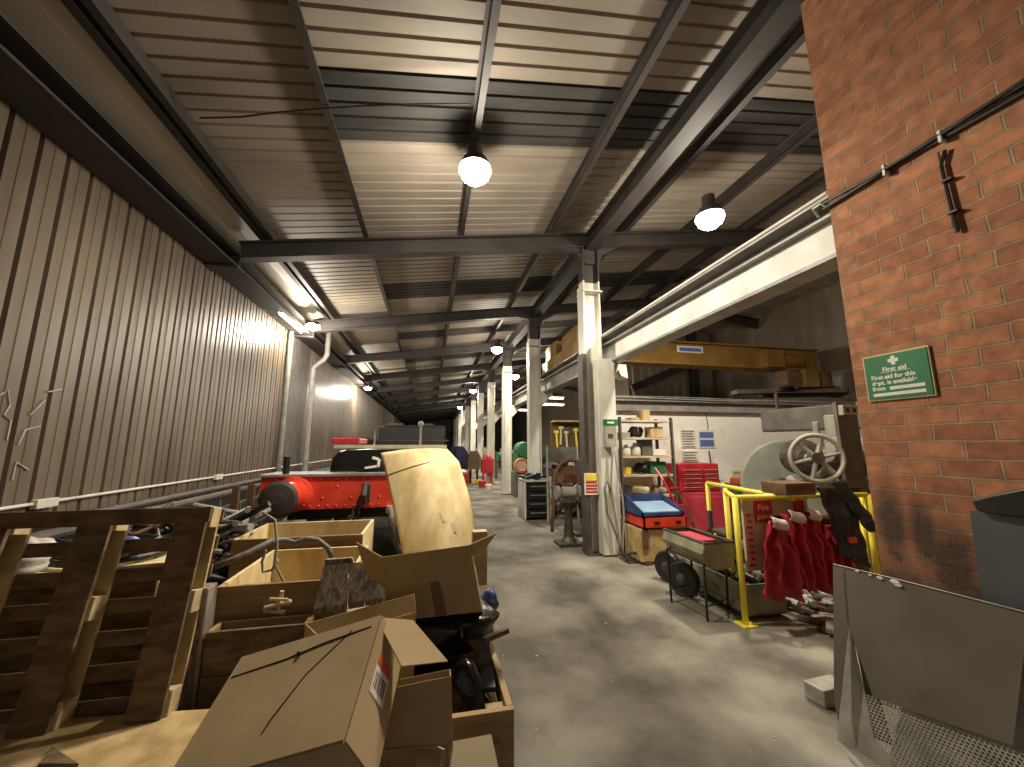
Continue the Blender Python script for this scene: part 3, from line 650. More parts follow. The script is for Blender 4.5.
item('box', 3.46, SZ[6], .13, .17, 'card', 'small upright cardboard carton on top of the shelf rack', 'carton')
item('box', 3.26, SZ[6], .15, .04, 'ironl', 'flat grey packet on top of the shelf rack', 'packet')
item('box', 3.63, SZ[5], .22, .17, 'plys', 'tan box on the second shelf down of the rack', 'box')
item('box', 3.05, SZ[5], .2, .08, 'ironl', 'low grey tray at the left of the second shelf down', 'tray')
item('parts', 3.32, SZ[5], .26, .2, 'black', 'black machine castings on the second shelf down', 'castings')
item('jug', 3.1, SZ[4], .15, .17, 'paper', 'white plastic jug at the left of the third shelf down', 'jug')
item('jug', 3.27, SZ[4], .17, .2, 'white', 'larger white jug beside the first on the third shelf', 'jug')
item('box', 3.45, SZ[4], .18, .26, 'greydk', 'dark grey upright panel box on the third shelf', 'box')
item('box', 3.66, SZ[4], .24, .1, 'white', 'white box at the right of the third shelf', 'box')
item('tin', 3.1, SZ[3], .12, .1, 'yellow', 'bright yellow tin on the fourth shelf down', 'tin')
item('parts', 3.35, SZ[3], .2, .2, 'black', 'black motor parts in the middle of the fourth shelf', 'parts')
item('box', 3.62, SZ[3], .28, .19, 'greenp', 'dark green crate at the right of the fourth shelf', 'crate')
item('parts', 3.3, SZ[2], .3, .2, 'paperY', 'pale cream fittings on the fifth shelf down', 'fittings')
item('box', 3.06, SZ[2], .16, .14, 'iron', 'dark iron lump at the left of the fifth shelf', 'iron block')
item('parts', 3.65, SZ[2], .2, .15, 'ironl', 'grey valves at the right of the fifth shelf', 'valves')
item('box', 3.25, SZ[1], .5, .2, 'black', 'black crate on the sixth shelf down', 'crate')
item('box', 3.35, SZ[0], .6, .2, 'black', 'black bin on the lowest shelf of the rack', 'bin')
# stack in front of the rack
t = thing('timber_box', 'worn wooden chest under the red and blue crates', 'chest', (3.09, 5.1, 0))
b = MB().box((2.76, 4.85, .03), (3.42, 5.3, .45)); b.build('chest_body', 'plys', t, bevel=.02)
for lo, hi in (((2.8, 4.83, 0), (2.9, 5.3, .03)), ((3.28, 4.83, 0), (3.38, 5.3, .03)), ((2.78, 4.83, .2), (2.86, 4.85, .45))): b = MB().box(lo, hi); b.build('batten', 'dwood', t)
t = thing('red_crate', 'flat red plastic crate between the wooden chest and the blue crate', 'crate', (3.1, 5.05, .45))
b = MB(); b.box((2.8, 4.82, .455), (3.44, 5.3, .475)); b.box((2.8, 4.82, .455), (3.44, 4.84, .6)); b.box((2.8, 5.28, .455), (3.44, 5.3, .6)); b.box((2.8, 4.82, .455), (2.82, 5.3, .6)); b.box((3.42, 4.82, .455), (3.44, 5.3, .6)); b.build('crate_shell', 'red', t)
b = MB(); [b.box((2.95+k*.32, 4.812, .52), (3.03+k*.32, 4.822, .55)) for k in (0, 1)]; b.build('hand_hole', 'black', t)
t = thing('blue_crate', 'dark blue crate holding a pale blue sheet, on top of the red crate', 'crate', (3.1, 5.05, .6))
b = MB(); b.box((2.78, 4.82, .605), (3.4, 5.3, .62)); b.box((2.78, 4.82, .605), (3.4, 4.84, .66)); b.box((2.78, 5.28, .605), (3.4, 5.3, .85)); b.prism([(2.78, 4.82, .605), (2.78, 5.3, .605), (2.78, 5.3, .85), (2.78, 4.82, .68)], (.02, 0, 0)); b.prism([(3.38, 4.82, .605), (3.38, 5.3, .605), (3.38, 5.3, .85), (3.38, 4.82, .68)], (.02, 0, 0)); b.build('crate_shell', 'blue', t)
b = MB().prism([(2.81, 4.86, .66), (3.37, 4.86, .66), (3.37, 5.26, .74), (2.81, 5.26, .74)], (0, 0, .01)); b.build('blue_sheet', 'blues', t)
# sack truck
t = thing('sack_truck', 'red two handled sack truck leaning on the rack', 'hand truck', (3.5, 5.2, 0))
for s in (0, .3):
    b = MB().tube([at(655+s*30, 468, 'y', 5.45), at(663+s*30, 480, 'y', 5.3), at(676+s*30, 505, 'y', 5.2), at(688+s*34, 535, 'y', 5.1), at(690+s*34, 545, 'y', 5.0)], .018, 8); b.build('frame_rail', 'rust' if s else 'redp', t)
b = MB(); [b.bar(at(670+k*8, 488+k*17, 'y', 5.25-k*.06), at(679+k*8, 488+k*17, 'y', 5.25-k*.06), .02, .02) for k in range(3)]; b.build('cross_bar', 'redp', t)
b = MB(); [b.cyl((3.55+k*.3, 5.1, .12), (3.6+k*.3, 5.1, .12), .12, n=16) for k in (0, 1)]; b.build('wheel', 'black', t)
# tool chest on roll cabinet
t = thing('tool_chest', 'red multi drawer tool chest standing on the roll cabinet', 'tool chest', (4.5, 5.9, .77))
x0, x1 = 4.13, 4.9
b = MB().box((x0, 5.9, .77), (x1, 6.3, 1.24)); b.build('chest_body', 'redp', t, bevel=.01)
for k in range(5):
    z = .80+k*.072
    for (a, c) in (((x0+.03), (x0+x1)/2+.05), ((x0+x1)/2+.07, x1-.03)):
        b = MB().box((a, 5.875, z), (c, 5.905, z+.06)); d = b.build('drawer', 'redp', t, bevel=.004)
        b = MB().box((a+.03, 5.862, z+.045), (c-.03, 5.878, z+.056)); b.build('handle', 'galv', d)
t = thing('roll_cabinet', 'wide faded red roll cabinet below the tool chest', 'cabinet', (4.6, 5.9, 0))
b = MB().box((4.15, 5.86, .08), (5.05, 6.35, .77)); b.build('cabinet_body', 'pink', t, bevel=.01)
b = MB().box((4.2, 5.84, .14), (4.98, 5.862, .7)); d = b.build('cabinet_door', 'pink', t, bevel=.01)
b = MB().box((4.6, 5.82, .45), (4.64, 5.842, .62)); b.build('handle', 'black', d)
for x in (4.22, 4.98):
    for y in (5.92, 6.28): b = MB().cyl((x-.02, y, .04), (x+.02, y, .04), .04, n=12); b.build('castor', 'black', t)
for k, x in enumerate((4.83, 4.94, 5.0)):
    b = MB().lathe((x, 5.95, .77), [(.035, 0), (.035, .12), (.015, .15), (.015, .19)], 12); tag(b.build('spray_bottle', 'white' if k != 1 else 'bluep'), ['white spray bottle right of the tool chest', 'blue bottle between two white ones beside the tool chest', 'white bottle at the right edge of the roll cabinet'][k], 'bottle')
b = MB().box((5.16, 5.8, 0), (5.75, 5.84, .85)); tag(b.build('green_board', 'greenp'), 'dark green board standing right of the faded red roll cabinet', 'board')
b = MB().box((5.35, 6.0, .0), (5.8, 6.4, .86)); tag(b.build('grey_cupboard', 'greydk', bevel=.01), 'low dark grey cupboard behind the green board', 'cupboard')
b = MB().box((5.4, 6.02, .87), (5.75, 6.25, .97)); tag(b.build('orange_case', 'orange', bevel=.01), 'small orange case lying on the cupboard under the wall paper', 'case')
def poster(x0, y0, x1, y1, m, label, lines=None, lm='greyst'):
    a, c = at(x0, y1, 'y', 6.49), at(x1, y0, 'y', 6.49); t = thing('wall_poster', label, 'poster', (a.x, 6.49, a.z))
    b = MB().box((a.x, 6.486, a.z), (c.x, 6.498, c.z)); b.build('poster_sheet', m, t)
    if lines:
        b = MB()
        for k in range(lines):
            z = a.z+(c.z-a.z)*(k+.5)/lines; b.box((a.x+.03, 6.482, z-.012), (c.x-.03-.02*(k % 3), 6.4865, z+.012))
        b.build('print_lines', lm, t)
    return a, c, t
poster(681, 430, 695, 448, 'paper', 'pale printed sheet on the whitewashed wall above the tool chest', 7)
poster(682, 451, 698, 462, 'paper', 'second pale sheet just below the first above the tool chest', 4)
a, c, t = poster(699, 430, 714, 448, 'paper', 'white notice with two blue printed blocks on the whitewashed wall')
b = MB(); h = (c.z-a.z); b.box((a.x+.03, 6.482, a.z+h*.55), (c.x-.03, 6.4865, c.z-.04)); b.box((a.x+.03, 6.482, a.z+.03), (c.x-.03, 6.4865, a.z+h*.45)); b.build('blue_block', 'bluep', t)
poster(733, 470, 746, 486, 'paperY', 'yellowed framed sheet low on the whitewashed wall', 3)
b = MB().tube([(5.2, 6.47, 2.18), (5.22, 6.47, 1.9), (5.2, 6.47, 1.85)], .006, 5); b.tube([at(709, 451, 'y', 6.47), at(711, 464, 'y', 6.47)], .012, 5); tag(b.build('black_cable', 'black'), 'thin black cord hanging by the blue printed notice', 'cord')
# grey trunk box hung from the right
t = thing('grey_duct', 'long dark grey metal duct above the big sage disc', 'duct', (5.2, 4.6, 1.75))
A = V((5.16, 5.2, 1.76)); D = V((.14, -1.9, 0)); b = MB().obox(A, (.25, .02, 0), D, (0, 0, .34)); b.build('duct_body', 'greydk', t, bevel=.03)
b = MB().bar((5.3, 5.0, 2.08), (5.3, 5.0, 2.36), .03, .03); b.bar((5.4, 3.6, 2.08), (5.4, 3.6, 4.9), .03, .03); b.build('hanger', 'steel', t)
t = thing('socket_box', 'small pale double socket box on a dark bracket beside the brick corner', 'socket', (5.0, 3.5, 2.0))
p = at(850, 410, 'y', 3.6)
b = MB().box((p.x-.1, 3.6, p.z-.06), (p.x+.12, 3.66, p.z+.06)); s = b.build('box_body', 'ironl', t, bevel=.005)
b = MB(); [b.box((p.x-.06+k*.1, 3.592, p.z-.025), (p.x-.02+k*.1, 3.602, p.z+.02)) for k in (0, 1)]; b.build('socket', 'black', s)
b = MB().box((p.x-.12, 3.66, p.z-.9), (p.x+.18, 3.7, p.z+.1)); b.build('bracket_plate', 'greydk', t)
# mezzanine store with planks, top right
t = thing('steel_shelf', 'dark steel storage shelf high up beyond the partition wall', 'shelf', (8, 7, 2.4))
a, c = at(735, 403, 'y', 7.6), at(870, 383, 'y', 6.7)
for k, dz in enumerate((0, .22)):
    b = MB().bar((a.x, 7.6, 2.55+dz), (9.15, 6.9, 2.55+dz), .3, .09); b.build('shelf_beam', 'greydk', t)
for k, (x0, y0, x1, y1, h, m, s) in enumerate([(775, 390, 852, 376, .1, 'pineh', 'long pine plank lying on the high steel shelf'), (760, 396, 850, 385, .06, 'dwood', 'dark plank under the pine one on the high steel shelf')]):
    a, c = at(x0, y0, 'y', 7.6), at(x1, y1, 'y', 7.0); c.z = a.z
    b = MB().bar(a, c, .25, h); tag(b.build('stored_plank', m), s, 'plank', 'planks on the high shelf')
b = MB(); a = at(765, 392, 'y', 7.4)
for k in range(6): b.cyl((a.x+.1*k, 7.3, a.z-.03), (a.x+.5+.1*k, 7.1, a.z+.02), .05, n=8)
tag(b.build('pipe_bundle', 'black'), 'black lumpy bundle at the left end of the high steel shelf', 'bundle', kind='stuff')
for k, (x, hh, m, lb) in enumerate([(8.3, .38, 'crane', 'ochre box stored on the high shelf'), (8.75, .35, 'rust', 'rusty drum stored on the high shelf'), (7.8, .35, 'dwood', 'brown crate stored on the high shelf')]):
    b = MB(); (b.lathe((x, 7.0, 2.84), [(.17, 0), (.17, hh), (.15, hh+.02)], 14) if k == 1 else b.box((x-.18, 6.85, 2.84), (x+.18, 7.15, 2.84+hh)))
    tag(b.build('stored_box', m), lb, 'box')

# ================================================================ MACHINE WITH HANDWHEEL
t = thing('drill_machine', 'old grey machine with a large six spoked handwheel behind the yellow barrier', 'machine', (4.9, 4.0, 0))
c = V((4.37, 3.68, 1.41)); ax = V((-.45, -.89, 0)).normalized(); ux = V((0, 0, 1)).cross(ax).normalized(); uz = V((0, 0, 1)); R = .262
b = MB().tube([c+ux*R*math.cos(a)+uz*R*math.sin(a) for a in [2*PI*i/36 for i in range(36)]], .027, 10, closed=True); hw = b.build('handwheel_rim', 'ironl', t, smooth=True)
for k in range(6):
    a = 2*PI*k/6+.25; b = MB().cyl(c, c+ux*R*math.cos(a)+uz*R*math.sin(a), .03, .018, n=8); b.build('spoke', 'ironl', hw)
b = MB().cyl(c+ax*.05, c-ax*.1, .065, n=16); b.build('hub', 'iron', hw)
b = MB().cyl(c-ax*.08, c-ax*.75, .045, n=14); b.build('shaft', 'ironl', t)
b = MB(); q = c-ax*.45
b.lathe(c-ax*.2, [(.1, 0), (.17, .03), (.17, .1), (.22, .12), (.22, .25), (.14, .28)], 20, axis=-ax); b.build('gear_housing', 'iron', t)
b = MB(); b.box((4.75, 3.9, .0), (5.45, 4.5, 1.15)); b.box((4.85, 3.95, 1.15), (5.5, 4.45, 1.55)); b.build('machine_body', 'ironl', t, bevel=.05)
b = MB(); b.cyl((4.85, 3.95, 1.5), (5.3, 3.8, 1.5), .16, n=18); b.cyl((5.2, 4.1, 1.5), (5.2, 4.1, 1.95), .09, n=14); b.cyl((4.8, 4.0, 1.65), (4.8, 4.0, 1.85), .04, n=10); b.build('headstock', 'ironl', t, bevel=.01)
b = MB().cyl((4.98, 3.75, .9), (5.02, 3.9, .9), .2, n=18); b.build('pulley', 'iron', t)
b = MB().box((5.35, 3.6, 1.1), (5.75, 3.9, 1.45)); tag(b.build('machine_cover', 'ironl', bevel=.03), 'pale square machine cover at the brick corner', 'cover')
t = thing('disc_sander', 'large sage grey round disc standing behind the handwheel', 'machine', (5.0, 4.7, 0))
dc = V((5.02, 4.75, 1.0)); da = V((-.3, -1, 0)).normalized()
b = MB().lathe(dc, [(.6, 0), (.62, .01), (.62, .05), (.6, .06), (.3, .065)], 56, axis=da); b.build('disc_plate', 'disc', t)
b = MB().lathe(dc+da*.06+V((-.12, 0, -.05)), [(.16, 0), (.15, .05), (.06, .09)], 20, axis=da); b.build('disc_hub', 'iron', t)
b = MB(); b.box((4.8, 4.78, 0), (5.3, 5.1, 1.05)); b.build('stand', 'iron', t, bevel=.02)

# ================================================================ YELLOW BARRIER AND WHAT HANGS ON IT
t = thing('safety_barrier', 'yellow painted tubular barrier around the machine corner', 'barrier', (2.8, 3.2, 0))
def pipe(a, c, r=.024, name='rail'): b = MB().tube([a, c], r, 10); return b.build(name, 'yellow', t, smooth=True)
ZT = 1.08
A1 = V((2.76, 3.15, 0)); A2 = V((3.12, 3.68, 0)); A2b = V((3.05, 3.6, 0)); A3 = V((3.47, 4.4, 0)); A4 = V((4.17, 3.06, 0)); A5 = V((3.28, 3.05, 0))
up = V((0, 0, ZT))
for a in (A1, A2, A2b, A3, A4): pipe(a, a+up, .026, 'post')
pipe(A1+up, A4+up); pipe(A3+up, V((3.33, 3.08, ZT-.02))); pipe(A3+up*.45, A2+up*.4); pipe(A1+up, A2b+up); pipe(A1+up*.48, A2b+up*.48); pipe(A2b+up, A2+up)
pipe(A4+up+V((.02, 0, .0)), A4+V((.22, -.08, 0)), .024, 'brace'); pipe(A4+up+V((.05, .1, 0)), A4+V((.05, .12, 0)), .024, 'post'); pipe(A4+up*.5, A4+V((.16, -.05, .54)), .02)
for a in (A1, A4): b = MB().box((a.x-.07, a.y-.07, 0), (a.x+.07, a.y+.07, .012)); b.build('foot_plate', 'yellow', t)
# sign board behind the rail
t = thing('printed_board', 'cream board with red panels hung on the yellow barrier', 'board', (3.2, 3.2, .4))
b = MB().box((2.88, 3.2, .42), (3.62, 3.225, 1.05)); b.build('board_sheet', 'cream', t)
for k, (x, z, w_, h) in enumerate([(3.0, .84, .2, .2), (3.45, .86, .12, .17)]): b = MB().box((x, 3.192, z), (x+w_, 3.2005, z+h)); b.build('red_panel', 'redp', t)
text('lettering', 'Fire', .08, frame((3.1, 3.1915, .95), (1, 0, 0), (0, 0, 1)), 'paper', t); text('lettering', 'point', .075, frame((3.1, 3.1915, .87), (1, 0, 0), (0, 0, 1)), 'paper', t)
b = MB(); 
for k in range(9): b.box((2.9+.02*(k % 2), 3.19, .46+k*.055), (2.96, 3.2, .48+k*.055))
b.build('faded_print', 'redp', t)
def apron(xt0, xt1, xb0, xb1, yt, yb, Yp, label, seed):
    t = thing('red_apron', label, 'apron', (at((xt0+xt1)/2, yt, 'y', Yp)), 'red cloths hung on the yellow barrier')
    rnd = random.Random(seed); p1 = rnd.random()*6; TL, TR, BL, BR = at(xt0, yt, 'y', Yp), at(xt1, yt, 'y', Yp), at(xb0, yb, 'y', Yp), at(xb1, yb, 'y', Yp)
    def fn(u, v):
        a = TL.lerp(TR, u); c_ = BL.lerp(BR, u); p = a.lerp(c_, v)
        A = .02+.04*v; p = p+V((.008*math.sin(v*13+p1), -A*math.sin(u*PI*4.2+p1+v*1.5)-.02*math.sin(v*7+u*9+p1)-.012*math.sin(v*19-u*13)-.04*v, .014*math.sin(u*11+p1)*v)); return p
    MB().grid(fn, 34, 26).build('cloth', 'apron', t, smooth=True, solid=.004)
    def fk(u, v):
        p = TL.lerp(TR, .15+.7*u)+V((.01*math.sin(u*9), -.035-.03*math.sin(v*PI), .04-.09*v-.03*u)); return p
    MB().grid(fk, 10, 8).build('bunched_top', 'apronin', t, smooth=True, solid=.006)
    return t
YA = 3.03
apron(765, 785, 757, 797, 521, 597, YA, 'red cloth at the left end of the yellow barrier, hanging lowest', 1)
apron(782, 802, 799, 819, 514, 588, YA, 'red cloth second from the left on the yellow barrier, slanting right', 2)
apron(801, 817, 815, 836, 512, 590, YA+.03, 'red cloth third from the left on the yellow barrier', 3)
apron(824, 842, 832, 850, 525, 585, YA+.05, 'short red cloth next to the black jacket', 4)
def strip(xt0, xt1, xb0, xb1, yt, yb, Yp, m, label):
    TL, TR, BL, BR = at(xt0, yt, 'y', Yp), at(xt1, yt, 'y', Yp), at(xb0, yb, 'y', Yp), at(xb1, yb, 'y', Yp)
    b = MB().grid(lambda u, v: TL.lerp(TR, u).lerp(BL.lerp(BR, u), v)+V((0, -.02*math.sin(u*9+v*3), 0)), 12, 12)
    return tag(b.build('hanging_cloth', m, smooth=True, solid=.004), label, 'cloth')
strip(778, 792, 790, 800, 525, 572, YA+.06, 'cream', 'cream printed cloth between the first two red cloths')
strip(803, 815, 814, 822, 520, 575, YA+.08, 'brownc', 'brown printed cloth between the second and third red cloths')
strip(770, 850, 790, 852, 515, 590, YA+.11, 'dwood', 'dark maroon cloth hanging behind the red ones')
def fn(u, v):
    a = at(815+34*u, 486+4*u, 'y', 3.0).lerp(at(842+29*u, 556+12*u, 'y', 2.96), v) if v < 2 else None
    return a+V((0, -.05*math.sin(u*PI)-.018*math.sin(u*14+v*4)-.012*math.sin(v*17+u*3), 0))
t = thing('black_jacket', 'black jacket slung over the right end of the yellow barrier', 'jacket', at(845, 490, 'y', 3.0))
MB().grid(fn, 30, 30).build('jacket_body', 'jacket', t, smooth=True, solid=.012)
def fn2(u, v):
    p = at(830+38*v+12*u, 482+50*v-4*u, 'y', 2.93); return p+V((0, -.03*math.sin(u*PI)-.01*math.sin(v*20), 0))
MB().grid(fn2, 12, 24).build('sleeve', 'jacket', t, smooth=True, solid=.01)
b = MB(); p = at(850, 538, 'y', 2.9); b.box((p.x-.03, 2.88, p.z-.04), (p.x+.05, 2.9, p.z+.01)); b.build('orange_patch', 'orange', t)
p0, p1 = at(850, 556, 'y', 3.05), at(868, 578, 'y', 3.05)
b = MB().box((p0.x-.02, 3.02, .3), (p1.x, 3.06, p0.z+.03)); tag(b.build('brown_sack', 'brownc', bevel=.01), 'brown sack hanging below the black jacket', 'sack')
# wood block on the rail
p = at(785, 497, 'y', 3.0)
b = MB().box((p.x, 2.98, 1.105), (p.x+.33, 3.25, 1.215)); tag(b.build('wooden_block', 'dwood', bevel=.008), 'brown wooden block resting on the top yellow rail', 'block')
# trough on stand
t = thing('wash_trough', 'old galvanised trough with faceted sides on a thin black stand', 'trough', (2.62, 3.5, 0))
x0, x1, y0, y1, zt = 2.45, 2.75, 3.2, 3.82, .68
prof = [(x0, zt), (x0-.03, zt-.09), (x0+.05, zt-.22), (x1-.05, zt-.22), (x1+.03, zt-.09), (x1, zt)]
b = MB(); vs = []
for x, z in prof: vs += [V((x, y0, z)), V((x, y1, z))]
b.add(vs, [(2*i, 2*i+1, 2*i+3, 2*i+2) for i in range(5)]+[tuple(2*i for i in range(5, -1, -1)), tuple(2*i+1 for i in range(6))])
b.build('trough_body', 'trough', t, solid=.008)
b = MB().tube([(x0, y0, zt), (x1, y0, zt), (x1, y1, zt), (x0, y1, zt)], .014, 8, closed=True); b.build('trough_rim', 'iron', t)
b = MB().box((x0+.03, y0+.18, zt-.04), (x1-.03, y1-.05, zt-.02)); b.build('red_tray', 'pink', t)
legs = [V((2.42, 3.72, 0)), V((2.48, 3.28, 0)), V((2.84, 3.45, 0)), V((2.78, 3.82, 0))]; tops = [V((2.43, 3.76, .5)), V((2.47, 3.26, .48)), V((2.7, 3.26, .48)), V((2.7, 3.78, .5))]
for a, c in zip(legs, tops): b = MB().tube([a, c], .011, 8); b.build('leg', 'black', t)
b = MB()
for k in range(4): b.tube([legs[k].lerp(tops[k], .25), legs[(k+1) % 4].lerp(tops[(k+1) % 4], .25)], .007, 6); b.tube([tops[k], tops[(k+1) % 4]], .01, 6)
b.build('stretcher', 'black', t)
# parts bath on the floor
t = thing('parts_bath', 'long low metal bath on the floor behind the trough stand', 'bath', (2.95, 3.5, 0))
o = V((2.84, 3.22, .03)); l = V((0, .85, 0)); r_ = V((.42, -.02, 0)); b = MB()
b.obox(o, r_, l, (0, 0, .02)); b.obox(o, (.015, 0, 0), l, (0, 0, .27)); b.obox(o+r_, (-.015, 0, 0), l, (0, 0, .27)); b.obox(o, r_, (0, .015, 0), (0, 0, .27)); b.obox(o+l, r_, (0, -.015, 0), (0, 0, .27)); b.build('bath_shell', 'trough', t, bevel=.004)
b = MB(); b.box((2.86, 3.3, 0), (3.24, 3.36, .03)); b.box((2.86, 3.95, 0), (3.24, 4.0, .03)); b.build('runner', 'steel', t)
b = MB()
for k in range(70):
    c = V((2.9+random.random()*.3, 3.3+random.random()*.7, .12+random.random()*.18)); d = V((random.uniform(-1, 1), random.uniform(-1, 1), random.uniform(-.5, .5)))*.06
    b.use(random.choice(['black', 'iron', 'black', 'steel'])); b.cyl(c-d, c+d, random.uniform(.01, .035), n=8)
tag(b.build('oily_parts', 'black'), 'jumble of oily black parts in the low bath', 'parts', kind='stuff')
b = MB()
for k in range(110):
    c = V((3.3+random.random()*1.1, 2.75+random.random()*1.0, .02+random.random()*.06)); d = V((random.uniform(-1, 1), random.uniform(-1, 1), random.uniform(-.2, .2)))*.09
    b.use(random.choice(['iron', 'galv', 'ironl', 'rust'])); b.cyl(c-d, c+d, random.uniform(.01, .04), n=7)
tag(b.build('floor_scrap', 'iron'), 'scattered scrap metal on the floor behind the red cloths', 'scrap', kind='stuff')
b = MB()
for z in (.35, .6):
    b.box((3.2, 3.7, z-.03), (3.9, 4.1, z))
for x in (3.2, 3.86): b.box((x, 3.7, 0), (x+.04, 3.74, .8)); b.box((x, 4.06, 0), (x+.04, 4.1, .8))
tag(b.build('parts_shelf', 'steel'), 'dark low shelf seen between the yellow posts', 'shelf')
for k in range(7):
    z = (.35, .6)[k % 2]; x = 3.26+k*.09; b = MB().lathe((x, 3.78, z), [(.04, 0), (.04, .08+.01*k), (.03, .1+.01*k)], 12)
    tag(b.build('small_tin', random.choice(['ironl', 'rust', 'white'])), 'small tin on the dark low shelf between the yellow posts', 'tin', 'tins on the low shelf')
# wheels by the trough
t = thing('trolley_wheel', 'left black rubber wheel behind the trough stand', 'wheel', (2.85, 4.35, 0), 'black wheels behind the trough')
def wheel(c, r, axd, t):
    b = MB().lathe(c, [(r*.6, -.045), (r*.92, -.045), (r, -.02), (r, .02), (r*.92, .045), (r*.6, .045)], 26, axis=axd); b.build('tyre', 'black', t)
    b = MB().lathe(c, [(r*.12, -.06), (r*.58, -.03), (r*.58, .03), (r*.12, .06)], 20, axis=axd); b.build('wheel_hub', 'steel', t)
wheel(V((2.75, 4.25, .17)), .17, (1, .4, 0), t); t2 = clone(t, (2.75, 3.93, 0), 'right black rubber wheel, nearer the low bath')
# offcut on the floor
b = MB(); a = at(808, 684, 'z', .11)
b.obox((2.36, 2.12, 0), (.24, .02, 0), (-.02, .12, 0), (0, 0, .1)); tag(b.build('stone_block', 'galv', bevel=.008), 'pale rough block lying alone on the concrete floor', 'block')

rl = random.Random(5); b = MB()
for k in range(60):
    x, y = rl.uniform(.5, 2.3), rl.uniform(2.0, 7.5); q = rl.uniform(.004, .013)
    b.prism([(x+q*math.cos(a)*rl.uniform(.6, 1.3), y+q*math.sin(a)*rl.uniform(.6, 1.3), .001) for a in (0, 1.3, 2.5, 3.8, 5)], (0, 0, .003))
tag(b.build('floor_litter', 'galv'), 'scattered pale chips and specks on the concrete aisle', 'litter', kind='stuff')
# ================================================================ FOREGROUND METAL SHEETS, RIGHT
n_ = V((1, 0.215, 0)).normalized()                      # the sheets stand along the brick wall, leaning on it
def sp(x, y, d=0, lean=.12):                            # photo point on the leaning sheet plane
    nn = V((1, .2, -lean)).normalized(); o = V((0, 0, H)); r = ray(x, y); q0 = V((2.26+d, 1.86, .9)); return o+r*((q0-o).dot(nn)/r.dot(nn))
nn = V((1, .2, -.12)).normalized()
t = thing('metal_guard', 'large brown grey folded sheet metal guard leaning at the right foreground', 'metal guard', (2.1, 1.4, 0))
b = MB().prism([sp(*q) for q in [(843, 566), (982, 601), (1040, 617), (1040, 640), (1024, 655), (1013, 746), (873, 697), (846, 618)]], nn*.004); b.build('front_plate', 'panel', t)
b = MB().prism([sp(*q) for q in [(833, 564), (845, 566), (849, 618), (838, 722), (834, 700)]], nn*.004); b.build('edge_return', 'panel', t)
b = MB().tube([sp(*q, d=-.002) for q in [(833, 564), (900, 580), (982, 601), (1040, 616)]], .003, 6); b.build('bare_edge', 'galv', t)
b = MB()
for (x, y, s) in [(857, 571, .006), (880, 578, .008), (895, 582, .012), (898, 585, .01), (870, 575, .005)]: b.sphere(sp(x, y, -.004), s*1.2, 8, 5, (.3, 1.6, .8))
b.build('paint_chip', 'paper', t)
b = MB().prism([sp(*q, d=.05) for q in [(843, 620), (848, 620), (876, 742), (905, 767), (940, 800), (836, 800), (838, 720)]], nn*.004); b.build('side_leg', 'galv', t)
b = MB().prism([sp(*q, d=.06) for q in [(905, 690), (1060, 640), (1060, 810), (870, 810), (893, 745)]], nn*.004); b.build('pale_back_plate', 'galv', t)
b = MB().prism([sp(*q, d=.035) for q in [(848, 606), (858, 622), (893, 746), (874, 738)]], nn*.004); b.build('dark_gap_wedge', 'black', t)  # black wedge stands in for the dark gap, its shade put into the colour
# perforated mesh: real holes
BL, BR = sp(871, 696, .012), sp(1016, 748, .012); dn = (sp(871, 800, .012)-sp(871, 696, .012)).normalized()
ux = (BR-BL); L = ux.length; ux.normalize(); dn = (dn-ux*dn.dot(ux)).normalized(); b = MB(); st_ = .0155; hl = .0055
nx, ny = int(L*1.5/st_), 28
for j in range(ny):
    for i in range(nx):
        o = BL+ux*(i*st_-(0 if j % 2 else st_/2)-.02)+dn*(j*st_*.9); c = o+ux*st_/2+dn*st_*.45; P = []
        for k in range(8):
            q = [(-.5, -.5), (0, -.5), (.5, -.5), (.5, 0), (.5, .5), (0, .5), (-.5, .5), (-.5, 0)][k]; P.append(c+ux*q[0]*st_+dn*q[1]*st_*.9)
        for k in range(8):
            a = PI*(-.75+.25*k); P.append(c+ux*hl*math.cos(a)+dn*hl*math.sin(a))
        b.add(P, [(k, (k+1) % 8, 8+(k+1) % 8, 8+k) for k in range(8)])
b.build('perforated_mesh', 'galv', t)
t = thing('tall_sheet', 'taller blue grey metal sheet with a black padded top edge against the brick', 'metal sheet', (2.35, 1.2, 0))
b = MB().prism([V((2.46, 1.4, 0)), V((2.44, 1.373, .93)), V((2.44, 1.36, 1.26)), V((2.44, .8, 1.35)), V((2.46, .8, 0))], (.005, 0, 0)); b.build('sheet_plate', 'panelb', t)
b = MB().prism([at(x, y, 'x', 2.41) for x, y in [(971, 500), (990, 495), (1045, 484), (1045, 520), (1005, 516), (976, 511)]], (.04, 0, 0)); b.build('padded_edge', 'black', t, bevel=.008)

